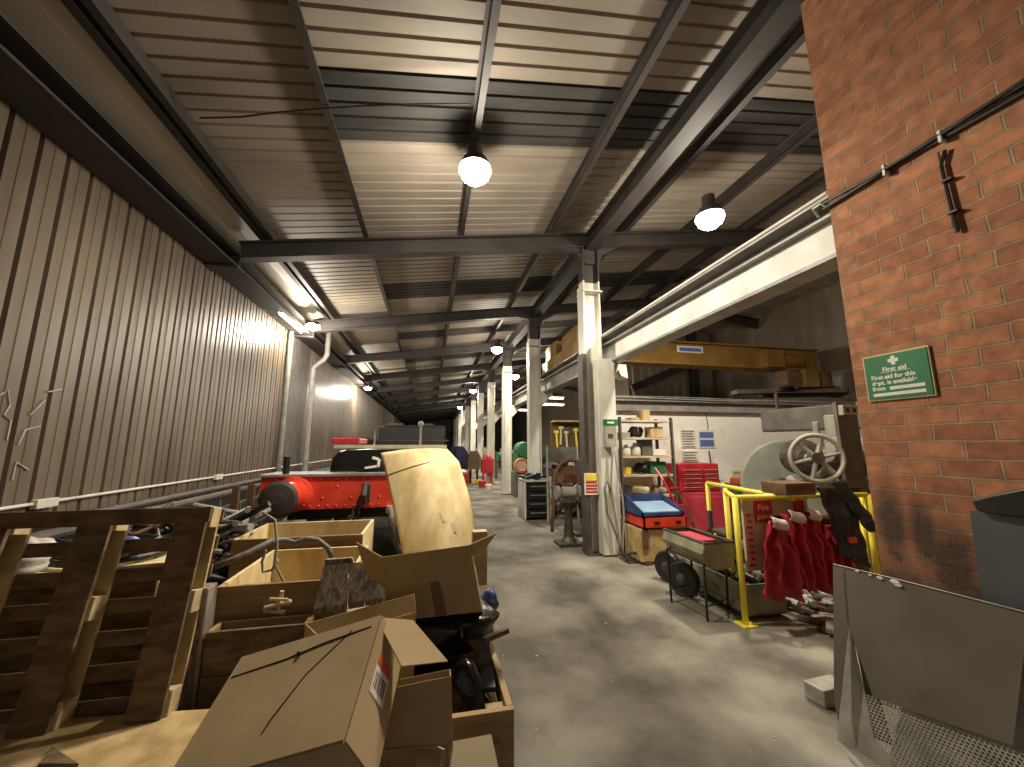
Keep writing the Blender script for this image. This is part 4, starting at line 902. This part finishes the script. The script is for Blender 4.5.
# ================================================================ LOCOMOTIVE
t = thing('locomotive', 'locomotive with a riveted bright red buffer beam and black casing', 'locomotive', (-.7, 6, 0))
LY = 4.72; CX = -.68
b = MB().box((-1.78, LY, .86), (.42, LY+.04, 1.215)); bb = b.build('buffer_beam', 'red', t, bevel=.004)
b = MB()
for k in range(24):
    for z in (.895, 1.18):
        if k % 1 == 0: b.sphere((-1.72+k*.09, LY, z), .011, 8, 5)
for k in range(12): b.sphere((-1.3+k*.15, LY, 1.04+.06*(-1)**k), .013, 8, 5)
b.build('rivets', 'red', bb)
for s in (-1, 1):
    x = CX+s*.76
    b = MB().lathe((x, LY, 1.03), [(.19, 0), (.19, .03), (.15, .05), (.12, .3), (.12, .32)], 24, axis=(0, -1, 0)); bs = b.build('buffer_stock', 'red', t)
    b = MB().lathe((x, LY-.32, 1.03), [(.06, 0), (.06, .08), (.165, .1), (.18, .12), (.15, .14), (.05, .15)], 28, axis=(0, -1, 0)); b.build('buffer_head', 'steel', t, smooth=False)
    b = MB(); [b.sphere((x+.165*math.cos(a), LY-.032, 1.03+.165*math.sin(a)), .015, 8, 5) for a in [2*PI*i/8 for i in range(8)]]; b.build('bolt', 'red', bs)
b = MB(); b.box((CX-.04, LY-.1, .95), (CX+.04, LY, 1.12)); b.tube([(CX, LY-.08, 1.12), (CX, LY-.2, 1.13), (CX, LY-.24, 1.03), (CX, LY-.18, .95)], .03, 8); b.build('draw_hook', 'steel', t)
b = MB()
for k in range(3): p = V((CX-.03-k*.05, LY-.2, .95-k*.1)); b.tube([p+V((.03*math.cos(a), .01, .06*math.sin(a))) for a in [2*PI*i/12 for i in range(12)]], .014, 6, closed=True)
b.build('coupling_chain', 'steel', t)
b = MB(); b.box((-1.8, LY-.02, 1.215), (.45, LY+.5, 1.24)); b.build('running_plate', 'greyst', t)
b = MB(); b.box((-1.5, LY+.04, .75), (.2, 9.4, 1.2)); b.build('frame_plates', 'black', t)
b = MB()
cs = [(-1.17, 1.24), (-1.15, 1.4), (-1.08, 1.48), (-1.0, 1.5), (-.3, 1.5), (.0, 1.48), (.08, 1.4), (.1, 1.24)]
b.prism([V((x, LY+.3, z)) for x, z in cs], (0, 2.2, 0)); b.build('black_casing', 'gloss', t, bevel=.02)
b = MB(); b.box((-.84, LY+.2, 1.24), (-.36, LY+.34, 1.275)); b.bar((-.56, LY+.22, 1.26), (-.56, LY+.22, 1.47), .05, .03); b.build('lamp_bracket', 'black', t)
b = MB(); b.bar((-.75, LY+.18, 1.29), (-.6, LY+.18, 1.31), .03, .025); b.bar((-.6, LY+.18, 1.3), (-.59, LY+.18, 1.39), .03, .03); b.bar((-.6, LY+.18, 1.39), (-.67, LY+.18, 1.41), .03, .03); b.build('lamp_iron', 'paper', t)
b = MB().cyl((-1.57, LY+.1, 1.23), (-1.57, LY+.1, 1.43), .035, n=12); b.build('guard_post', 'black', t)
b = MB().tube([(-.42, LY+.02, .86), (-.4, LY-.1, .82), (-.38, LY-.15, .7), (-.36, LY-.16, .55), (-.28, LY-.16, .42), (-.15, LY-.14, .38)], .035, 10); b.build('brake_hose', 'hose', t, smooth=True)
b = MB().cyl((-.42, LY-.02, .88), (-.42, LY-.02, .8), .05, n=12); b.build('hose_collar', 'brass', t)
for y in (5.7, 7.2, 8.7):
    for x in (-1.4, .04):
        b = MB().lathe((x, y, .46), [(.1, -.07), (.38, -.05), (.4, -.06), (.42, -.06), (.46, .05), (.4, .06), (.1, .07)], 28, axis=(1, 0, 0)); b.build('wheel', 'black', t)
b = MB(); b.box((-1.45, 7.3, 1.2), (.2, 9.4, 1.5)); b.build('rear_tank', 'black', t, bevel=.02)
b = MB(); b.box((-1.65, 7.3, 1.5), (.3, 12.0, 1.56)); b.build('deck_top', 'cream', t)
b = MB(); b.box((-1.72, 7.4, 1.58), (-1.25, 8.3, 1.68)); b.build('red_cover', 'redp', t, bevel=.02)
b = MB(); p = at(421, 424, 'y', 8); b.tube([(p.x, 8, 1.56), (p.x, 8, p.z)], .022, 8); b.sphere((p.x, 8, p.z), .06); b.tube([(p.x-.9, 8.2, 1.56), (p.x-.9, 8.2, 1.85)], .015, 6); b.build('valve_stem', 'greyst', t)
# dark far wagon
t = thing('distant_wagon', 'dark wagon standing on the track beyond the locomotive', 'wagon', (-.7, 20, 0))
b = MB(); b.box((-2.0, 16, 1.0), (.6, 24, 2.3)); b.build('wagon_body', 'black', t, bevel=.05)
b = MB(); [b.box((-2.02, 15.96, 1.3+k*.4), (.72, 16.0, 1.36+k*.4)) for k in range(2)]; b.build('wagon_rail', 'steel', t)
for y in (17.5, 22.5):
    for x in (-1.4, .04): b = MB().lathe((x, y, .46), [(.1, -.07), (.44, -.05), (.46, .05), (.1, .07)], 20, axis=(1, 0, 0)); b.build('wheel', 'black', t)
b = MB(); [b.box((-1.7+k*1.2, 16.1, 2.35), (-1.1+k*1.2, 16.25, 2.42)) for k in range(2)]; 
b.box((-1.8, 16.0, 2.3), (.5, 24, 2.33)); b.build('wagon_roof', 'steel', t)
for x in (-1.4, .04): b = MB().box((x-.035, 2.5, 0), (x+.035, 40, .03)); tag(b.build('track_rail', 'iron'), 'steel rail under the locomotive, '+('left' if x < -1 else 'right')+' hand side', 'rail')

# ================================================================ FOREGROUND PILE, LEFT
# --- pallet
t = thing('wooden_pallet', 'wooden pallet standing on edge at the left, seen from its underside', 'pallet', (-1.5, 2.0, .45))
BRp = V((-1.1, 2.17, .37)); TRp = V((-1.1, 2.36, 1.24)); U = (TRp-BRp); PLn = U.length; U.normalize(); Rv = V((1, 0, 0)); Rv = (Rv-U*Rv.dot(U)).normalized(); Nv = Rv.cross(U).normalized()
if Nv.y < 0: Nv = -Nv
PW = .98
def pb(u0, u1, v0, v1, n0, n1, name, m): b = MB().obox(BRp-Rv*u1+U*v0+Nv*n0, Rv*(u1-u0), U*(v1-v0), Nv*(n1-n0)); return b.build(name, m, t, bevel=.003)
for u in (0, .41, .82):
    pb(u+.02, u+.16, 0, PLn-.0, .0, .02, 'runner', 'palw')
    for v in (.0, PLn*.45, PLn-.1): pb(u+.005, u+.16, v, v+.1, .02, .1, 'block', 'palc')
    pb(u+.01, u+.15, 0, PLn, .1, .118, 'stringer', 'palc')
nsl = 7
for k in range(nsl):
    v = k*(PLn-.07)/(nsl-1); pb(-.0, PW, v, v+.066, .118, .136, 'deck_board', 'palw')
pb(0, PW, PLn-.075, PLn, -.018, 0.0, 'end_board', 'palw')
# plywood the pallet stands on, over a crate
t = thing('plywood_sheet', 'dirty plywood sheet lying flat at the bottom left under the pallet', 'plywood', (-1.4, 1.6, .3))
b = MB().prism([(-2.4, 1.0, .345), (-.66, 1.0, .345), (-.82, 2.2, .345), (-2.4, 2.36, .345)], (0, 0, .02)); b.build('lid_sheet', 'plys', t)
for lo, hi in (((-2.3, 1.05, .3), (-.75, 1.12, .344)), ((-2.3, 1.85, .3), (-.9, 1.92, .344))): b = MB().box(lo, hi); b.build('batten', 'palw', t)
b = MB(); b.box((-2.3, 1.02, 0), (-.8, 1.06, .3)); b.box((-2.3, 1.9, 0), (-.9, 1.94, .3)); b.box((-.9, 1.06, 0), (-.86, 1.9, .3)); b.box((-2.3, 1.06, 0), (-2.26, 1.9, .3)); tag(b.build('low_crate', 'palw'), 'low timber crate carrying the dirty plywood sheet', 'crate')
b = MB(); a = at(52, 757, 'z', .4); b.prism([at(38, 767, 'z', .367), at(52, 750, 'z', .367), at(78, 767, 'z', .367)], (0, 0, .012)); tag(b.build('wood_scrap', 'palw'), 'triangular brown offcut on the dirty plywood, bottom left', 'offcut')
# --- crates
def crate(name, label, x0, x1, y0, y1, z0, z1, mo, mi_, th=.022, planks=3, loc=None, rim='palc', ang=0):
    t = thing(name, label, 'crate', ((x0+x1)/2, (y0+y1)/2, z0))
    H_ = z1-z0
    def side(a, c, n, nm, m):
        b = MB(); n = V(n)
        for k in range(planks):
            za = z0+H_*k/planks+.004; zb = z0+H_*(k+1)/planks
            b.prism([V((a[0], a[1], za)), V((c[0], c[1], za)), V((c[0], c[1], zb)), V((a[0], a[1], zb))], n*th)
        return b.build(nm, m, t, bevel=.002)
    side((x0, y0), (x1, y0), (0, 1, 0), 'front_side', mo); side((x0, y1), (x1, y1), (0, -1, 0), 'back_side', mi_)
    side((x0, y0+th), (x0, y1-th), (1, 0, 0), 'left_side', mi_); side((x1, y0+th), (x1, y1-th), (-1, 0, 0), 'right_side', mi_)
    b = MB().box((x0+.01, y0+.01, z0), (x1-.01, y1-.01, z0+.02)); b.build('crate_floor', mi_, t)
    return t
crate('wooden_crate', 'open pine crate farthest back, in front of the red buffer beam', -1.42, -.5, 3.36, 4.0, 0, .86, 'pineh', 'ply')
crate('wooden_crate', 'open pine crate in the middle of the pile under the looping hose', -1.12, -.44, 2.53, 3.3, 0, .79, 'pineh', 'ply')
t = crate('wooden_crate', 'brown crate beside the standing pallet, with a weathered corner post', -1.07, -.6, 2.36, 2.5, .02, .63, 'palw', 'pine')
b = MB().box((-1.17, 2.36, .02), (-1.08, 2.46, .84)); b.build('corner_post', 'oldw', t, bevel=.01)
crate('wooden_crate', 'crate seen through the slats of the standing pallet', -2.6, -1.5, 2.7, 3.15, 0, .85, 'palw', 'ply')
b = MB()
for k in range(3): b.tube([V((-1.9+(.28-.03*k)*math.cos(a), 2.95+(.22-.02*k)*math.sin(a), .9+k*.03)) for a in [2*PI*i/28 for i in range(28)]], .018, 8, closed=True)
b.use if 0 else None
tag(b.build('cable_coil', 'black'), 'coil of black cable behind the slats of the pallet', 'cable')
b = MB().box((-2.2, 2.75, .855), (-1.4, 3.1, .868), rot=(0, 0, .2)); tag(b.build('plywood_offcut', 'ply'), 'bright plywood offcut behind the pallet slats', 'plywood')
def lump(c, r, m, label, cat, name, sc=(1, 1, 1), seed=0, subd=0):
    rnd = random.Random(seed); ph = [rnd.random()*6 for _ in range(3)]
    b = MB().sphere((0, 0, 0), 1, 26, 16); v2 = []
    for p in b.v:
        p = V(p); k = 1+.12*math.sin(5*p.x+ph[0])*math.sin(4*p.y+ph[1])+.08*math.sin(9*p.z+ph[2]+3*p.x); v2.append(tuple(V(c)+V((p.x*sc[0], p.y*sc[1], p.z*sc[2]))*r*k))
    b.v = v2; return tag(b.build(name, m, smooth=True), label, cat)
lump((-1.75, 2.75, .98), .09, 'blue', 'crumpled blue bag behind the pallet slats', 'bag', 'plastic_bag', (1, 1, .7), 3)
lump((-2.1, 2.6, .95), .12, 'apronin', 'pale crumpled cloth behind the left of the pallet', 'cloth', 'cloth_bundle', (1.2, .8, .7), 4)
lump((-2.3, 2.95, .9), .11, 'apronin', 'white crumpled sack low behind the left of the pallet', 'sack', 'cloth_bundle', (1, .7, 1), 9)
# heap of steel between crates and wall
b = MB()
for k in range(150):
    c = V((random.uniform(-2.4, -1.45), random.uniform(3.3, 4.3), random.uniform(.5, .95))); d = V((random.uniform(-1, 1), random.uniform(-1, 1), random.uniform(-.35, .35))).normalized()*random.uniform(.1, .3)
    b.use(random.choice(['iron', 'black', 'steel', 'ironl', 'rust', 'black'])); b.cyl(c-d, c+d, random.uniform(.008, .03), n=7)
b.use('black'); b.box((-2.5, 3.3, 0), (-1.5, 4.3, .62))
tag(b.build('scrap_heap', 'iron'), 'tangled heap of steel rods and pipes left of the red buffer', 'scrap', kind='stuff')
for k, (x, y) in enumerate([(-1.95, 4.5), (-1.85, 4.6)]): b = MB().box((x, y, 0), (x+.06, y+.04, 1.15)); tag(b.build('timber_stake', 'dwood'), ['left brown stake', 'right brown stake'][k]+' standing in the scrap heap', 'stake')
# hose and valve
t = thing('air_hose', 'grey hose looping over the crates with a brass valve on its end', 'hose', (-.9, 2.8, .8))
pts = [at(x, y, 'y', yy) for x, y, yy in [(212, 568, 2.6), (232, 560, 2.6), (250, 552, 2.65), (270, 542, 2.75), (285, 540, 2.8), (295, 543, 2.8), (305, 539, 2.8), (318, 540, 2.8), (328, 548, 2.8), (332, 557, 2.78)]]
b = MB().tube(pts, .017, 10); b.build('hose_pipe', 'hose', t, smooth=True)
pts = [at(x, y, 'y', 2.62) for x, y in [(262, 512), (275, 520), (277, 545), (275, 565), (283, 580), (290, 592), (295, 598)]]
b = MB().tube(pts, .008, 8); b.build('thin_pipe', 'ironl', t, smooth=True)
pts = [at(x, y, 'y', 2.6) for x, y in [(266, 550), (262, 562), (263, 572), (272, 570), (278, 560)]]
b = MB().tube(pts, .008, 8); b.build('looped_pipe', 'greyst', t, smooth=True)
c = at(279, 603, 'y', 2.46); b = MB(); b.cyl(c-V((.07, 0, .02)), c+V((.05, 0, .0)), .012, n=10); b.cyl(c-V((0, 0, .04)), c+V((.01, 0, .06)), .011, n=10); b.cyl(c+V((-.04, -.02, .03)), c+V((.05, -.02, .02)), .009, n=8); b.sphere(c, .022); b.cyl(c+V((-.06, 0, -.035)), c+V((.03, 0, -.05)), .01); b.sphere(c+V((.05, 0, 0)), .016); b.sphere(c+V((-.06, 0, -.03)), .016); b.build('brass_valve', 'brass', t)
# weathered plank lid
t = thing('weathered_lid', 'weathered grey plank lid leaning in the pile beside the open box', 'lid', (-.4, 2.5, .7))
a, c, d, e = at(322, 572, 'y', 2.5), at(374, 566, 'y', 2.46), at(382, 604, 'y', 2.36), at(312, 616, 'y', 2.4)
for k in range(4):
    u0, u1 = k/4+.004, (k+1)/4-.004; b = MB().prism([a.lerp(c, u0), a.lerp(c, u1), e.lerp(d, u1), e.lerp(d, u0)], (0, .01, .03)); b.build('board', 'oldw', t, bevel=.004)
b = MB().prism([at(325, 560, 'y', 2.53), at(352, 558, 'y', 2.53), at(356, 572, 'y', 2.53), at(324, 575, 'y', 2.53)], (0, .03, .0)); b.build('cross_batten', 'oldw', t)
# --- black bags crate (pallet collar) on right edge of pile
t = thing('collar_crate', 'pine pallet collar crate holding black seats at the aisle edge', 'crate', (.1, 1.9, 0))
x0, x1, y0, y1, z0, z1 = -.45, .32, 1.48, 2.28, .38, .64
b = MB(); b.box((x0, y0, z0), (x1, y0+.025, z1)); b.build('front_side', 'pine', t, bevel=.003)
b = MB(); b.box((x1-.025, y0+.025, z0), (x1, y1, z0+.08)); b.box((x1-.025, y0+.025, z0+.17), (x1, y1, z1)); b.build('right_side', 'pine', t, bevel=.003)
b = MB(); b.box((x0, y1, z0), (x1, y1+.025, z1)); b.build('back_side', 'pine', t, bevel=.003); b = MB().box((x0, y0+.025, z0), (x0+.025, y1, z1)); b.build('left_side', 'pine', t)
b = MB().box((x1-.09, y0+.03, z0+.1), (x1-.026, y0+.1, z1-.03)); b.build('corner_block', 'palc', t)
b = MB().box((x0, y0, z0-.03), (x1, y1, z0-.005)); b.build('crate_floor', 'palw', t)
for x in (x0, x1-.1):
    for y in (y0, 1.85, y1-.08): b = MB().box((x, y, 0.02), (x+.1, y+.1, z0-.03)); b.build('foot_block', 'dwood', t)
b = MB(); [b.box((x, y0, 0), (x+.1, y1, .02)) for x in (x0, x1-.1)]; b.build('skid', 'palw', t)
b = MB().cyl((.3, 1.62, .3), (.36, 1.62, .3), .035, n=14); tag(b.build('rubber_bung', 'black'), 'small round black rubber bung on the side of the collar crate', 'bung')
def seat(c, sc, rotz, tilt, label):
    t = thing('vehicle_seat', label, 'seat', c, 'black seats in the collar crate')
    def pad(c0, s, name, m):
        b = MB().box((-1, -1, -1), (1, 1, 1)); o_ = b; R = Euler((tilt, 0, rotz)).to_matrix(); b.v = [tuple(V(c0)+R@V((p[0]*s[0], p[1]*s[1], p[2]*s[2]))) for p in b.v]
        return b.build(name, m, t, bevel=min(s)*.8, smooth=True)
    pad(V(c), (.2*sc, .2*sc, .06*sc), 'cushion', 'bag'); pad(V(c)+V((.0, .17*sc, .12*sc)), (.19*sc, .05*sc, .16*sc), 'backrest', 'bag'); return t
seat((.1, 2.1, .70), .9, .3, .2, 'black padded seat at the back of the collar crate'); seat((.02, 1.72, .58), .8, -.2, .1, 'black padded seat at the front of the collar crate')
lump((.13, 1.66, .56), .15, 'bag', 'round glossy black bag at the front of the collar crate', 'bag', 'black_bag', (.9, .8, 1), 5)
lump((.08, 2.0, .72), .2, 'bag', 'large glossy black bag under the open cardboard box', 'bag', 'black_bag', (1.3, .8, .6), 6)
t = thing('black_strut', 'black flat bar lying across the collar crate and poking over the aisle', 'bar', (.2, 1.7, .8))
b = MB().bar(at(450, 650, 'y', 1.75), at(484, 640, 'y', 1.75), .035, .045); b.build('bar_body', 'gloss', t); b = MB().bar(at(484, 640, 'y', 1.75), at(508, 630, 'y', 1.8), .02, .02); b.build('bar_tip', 'palw', t)
b = MB().bar(at(481, 618, 'y', 2.05), at(489, 690, 'y', 1.62), .05, .02); tag(b.build('black_strap', 'black'), 'black strap hanging inside the right side of the collar crate', 'strap')
lump(at(488, 603, 'y', 2.32), .07, 'blue', 'crumpled blue plastic bag on the aisle edge of the pile', 'bag', 'plastic_bag', (.8, .8, 1), 11)
b = MB().obox((.22, 2.33, .0), (.16, 0, 0), (0, .14, 0), (0, 0, .72)); tag(b.build('timber_post', 'dwood', bevel=.006), 'brown timber post under the crumpled blue bag', 'post')
b = MB().box((.3, 2.7, .0), (.4, 2.78, .98)); tag(b.build('timber_stub', 'palc', bevel=.004), 'short pale timber stub beside the open cardboard box', 'post')
# --- bent plywood
t = thing('bent_plywood', 'bright sheet of plywood bowed upright against the red locomotive', 'plywood', atw(430, 545, 3.5))
def lerp(a, c, k): return a+(c-a)*k
def rcurve(v):
    P = [(447, 449), (459, 462), (469, 495), (474, 525), (477, 552)]; k = v*4; i = min(int(k), 3); f_ = k-i; return lerp(P[i][0], P[i+1][0], f_), lerp(P[i][1], P[i+1][1], f_)
def fn(u, v):
    lx, ly = lerp(381, 404, v), lerp(453, 556, v); rx, ry = rcurve(v)
    x, y = lerp(lx, rx, u), lerp(ly, ry, u)-2*math.sin(u*PI)*(1-v)
    return atw(x, y, 4.22-.75*v-.14*math.sin(u*PI)+.12*u-.1*math.sin(v*PI))
MB().grid(fn, 24, 24).build('sheet', 'ply', t, smooth=True, solid=.008)
b = MB().tube([fn(.02+.6*u, .22-.03*u)+V((0, -.008, .004)) for u in [i/10 for i in range(11)]], .006, 6); b.build('crease', 'plys', t)
for (u, v, w_) in [(.72, .72, .06), (.6, .62, .035)]:
    p = fn(u, v); q = fn(u+.02, v+.08); b = MB().bar(p-V((0, .014, 0)), q-V((0, .014, 0)), w_*.7, .003, up=(0, 1, 0)); b.build('white_scuff', 'paper', t)
# --- cardboard boxes
def slab(b, pts, th): 
    pts = [V(p) for p in pts]; n = (pts[1]-pts[0]).cross(pts[2]-pts[0]).normalized(); o = V((0, 0, H)); dn_ = (pts[3]-o).dot(n)
    if abs(dn_) > 1e-4:
        k = (pts[0]-o).dot(n)/dn_
        if .8 < k < 1.25: pts[3] = o+(pts[3]-o)*k
    return b.prism(pts, n*th)
# open box at the back
t = thing('cardboard_box', 'open cardboard box with brown tape down its front, at the foot of the bent plywood', 'box', (0, 1.8, .85))
TL, TR, BR_, BL_ = at(383, 557, 'y', 1.86), at(470, 545, 'y', 1.8), at(482, 611, 'y', 1.78), at(388, 622, 'y', 1.84)
dp = V((.05, .3, -.13))
b = MB(); slab(b, [TL, TR, BR_, BL_], .004); b.build('front_panel', 'card', t)
b = MB(); slab(b, [TL, TL+dp, BL_+dp, BL_], .004); slab(b, [TR, TR+dp, BR_+dp, BR_], .004); slab(b, [TL+dp, TR+dp, BR_+dp, BL_+dp], .004); slab(b, [BL_, BR_, BR_+dp, BL_+dp], .004); b.build('box_sides', 'card', t)
fl = [at(357, 542, 'y', 2.0), at(366, 572, 'y', 2.02)]
b = MB(); slab(b, [TL, fl[0], fl[1], lerp(TL, BL_, .5)], .004); b.build('left_flap', 'card', t)
b = MB(); slab(b, [TR, at(497, 533, 'y', 1.95), at(480, 556, 'y', 2.1), TR+dp], .004); b.build('right_flap', 'card', t)
b = MB(); o_ = V((0, -.005, 0)); slab(b, [lerp(TL, TR, .5)+lerp(V((0, 0, 0)), BL_-TL, .5)+o_, lerp(TL, TR, .6)+(BL_-TL)*.5+o_, lerp(BL_, BR_, .62)+o_, lerp(BL_, BR_, .5)+o_], .002); b.build('tape_strip', 'tape', t)
# big foreground box
t = thing('cardboard_box', 'large closed cardboard box tilted in the foreground, with black straps and a label', 'box', (-.3, 1.2, .5))
A = atw(245, 657, 1.22); B = atw(381, 616, 1.2); D = atw(318, 745, .9)
u = (A-B); lu = u.length; u.normalize(); v = D-B; v = v-u*v.dot(u); lv = v.length; v.normalize(); n = u.cross(v).normalized()
if n.z < 0: n = -n
B0 = B; lu *= 1.02; dep = .17
def bp(a, c, e): return B0+u*a+v*c-n*e
L2 = lv*1.02
b = MB(); slab(b, [bp(0, 0, 0), bp(lu, 0, 0), bp(lu, L2, 0), bp(0, L2, 0)], .004); b.build('top_panel', 'card', t)
b = MB(); slab(b, [bp(0, 0, .003), bp(0, L2, .003), bp(0, L2, dep), bp(0, 0, dep)], .004); b.build('right_panel', 'card', t)
b = MB(); slab(b, [bp(lu, 0, 0), bp(lu, L2, 0), bp(lu, L2, dep), bp(lu, 0, dep)], .004); slab(b, [bp(0, L2, 0), bp(lu, L2, 0), bp(lu, L2, dep), bp(0, L2, dep)], .004); slab(b, [bp(0, 0, .004), bp(lu, 0, .004), bp(lu, 0, dep), bp(0, 0, dep)], .004); slab(b, [bp(0, 0, dep), bp(lu, 0, dep), bp(lu, L2, dep), bp(0, L2, dep)], .004); b.build('box_sides', 'card', t)
b = MB(); slab(b, [atw(376, 617, 1.215), atw(413, 620, 1.27), atw(448, 661, 1.19), atw(402, 666, 1.13)], .004); b.build('side_flap', 'card', t)
b = MB()
b.tube([bp(lu*.98, L2*.2, -.004), bp(lu*.6, L2*.18, -.005), bp(lu*.35, L2*.13, -.006), bp(.02, L2*.1, -.004)], .0022, 6); b.tube([bp(lu*.18, L2*.08, -.004), bp(lu*.4, L2*.4, -.004), bp(lu*.5, L2*.7, -.005), bp(lu*.52, L2*.8, -.004)], .0022, 6); b.sphere(bp(lu*.52, L2*.17, -.007), .008, 8, 5)
b.build('black_strap', 'black', t)
b = MB(); b.tube([bp(0, L2*.93, .0), bp(lu*.3, L2*.9, .0), bp(lu*.7, L2*.94, .0), bp(lu, L2*.92, .0)], .002, 6); b.tube([bp(lu*.33, L2*.68, 0), bp(lu*.31, L2*.8, .0), bp(lu*.36, L2*.92, .0)], .003, 6); b.build('crease', 'card', t)
def rp(a, e, o_=.0): return bp(0, a, e)-u*(.0045+o_)
b = MB(); slab(b, [rp(L2*.28, .04), rp(L2*.60, .04), rp(L2*.60, .12), rp(L2*.28, .12)], .001); lb = b.build('shipping_label', 'paper', t)
b = MB(); slab(b, [rp(L2*.28, .04, .001), rp(L2*.37, .04, .001), rp(L2*.37, .12, .001), rp(L2*.28, .12, .001)], .001); b.build('orange_band', 'orange', lb)
b = MB()
for k in range(9): a = L2*(.42); slab(b, [rp(L2*.42, .048+k*.0075, .001), rp(L2*.55, .048+k*.0075, .001), rp(L2*.55, .050+k*.0075+.002*(k % 2), .001), rp(L2*.42, .050+k*.0075+.002*(k % 2), .001)], .0008)
b.build('bar_lines', 'black', lb)
# flap box behind it
t = thing('cardboard_box', 'flat open cardboard box behind the large strapped one', 'box', (-.3, 1.7, .8))
a, c = atw(305, 624, 1.6), atw(414, 594, 1.55); d, e = atw(416, 612, 1.5), atw(322, 640, 1.48)
b = MB(); slab(b, [a, c, d, e], .004); b.build('flap', 'card', t)
b = MB(); slab(b, [e, d, d+V((0, .0, -.25)), e+V((0, 0, -.25))], .004); slab(b, [a, c, c+V((0, 0, -.3)), a+V((0, 0, -.3))], .004); slab(b, [a, e, e+V((0, 0, -.25)), a+V((0, 0, -.3))], .004); b.build('box_body', 'card', t)
# small box between
t = thing('cardboard_box', 'brown cardboard box wedged between the strapped box and the black bags', 'box', (.0, 1.4, .5))
a, c, d, e = at(393, 688, 'y', 1.44), at(451, 676, 'y', 1.42), at(453, 745, 'y', 1.36), at(385, 752, 'y', 1.38)
b = MB(); slab(b, [a, c, d, e], .004); dp = V((0, .04, 0)); slab(b, [a+dp, c+dp, d+dp, e+dp], .004); slab(b, [a, a+dp, e+dp, e], .003); slab(b, [c, c+dp, d+dp, d], .003); slab(b, [e, d, d+dp, e+dp], .003); b.build('box_panel', 'card', t)
# open box at the bottom edge
t = thing('cardboard_box', 'small open cardboard box with pale flaps at the bottom edge', 'box', (.0, 1.2, .5))
b = MB(); slab(b, [atw(449, 742, 1.2), atw(491, 734, 1.2), atw(503, 790, 1.08), atw(449, 790, 1.1)], .004); b.build('right_flap', 'card2', t)
b = MB(); slab(b, [atw(415, 741, 1.22), atw(441, 752, 1.2), atw(443, 790, 1.1), atw(417, 790, 1.12)], .004); b.build('left_flap', 'card2', t)
b = MB(); slab(b, [atw(398, 728, 1.3), atw(444, 750, 1.22), atw(444, 768, 1.24), atw(398, 745, 1.32)], .004); b.build('back_panel', 'card2', t)
b = MB(); slab(b, [atw(398, 730, 1.3), atw(385, 790, 1.2), atw(380, 830, 1.25), atw(398, 790, 1.34)], .004); q = [atw(398, 745, 1.34), atw(500, 745, 1.3), atw(500, 800, 1.25), atw(390, 800, 1.3)]; slab(b, q, .004); b.build('box_body', 'card', t)
# timber bearers under the big box so that it rests on something
b = MB(); b.box((-.75, 1.15, 0), (-.1, 1.44, .3)); tag(b.build('support_crate', 'palw', bevel=.01), 'brown timber crate under the large strapped cardboard box', 'crate')
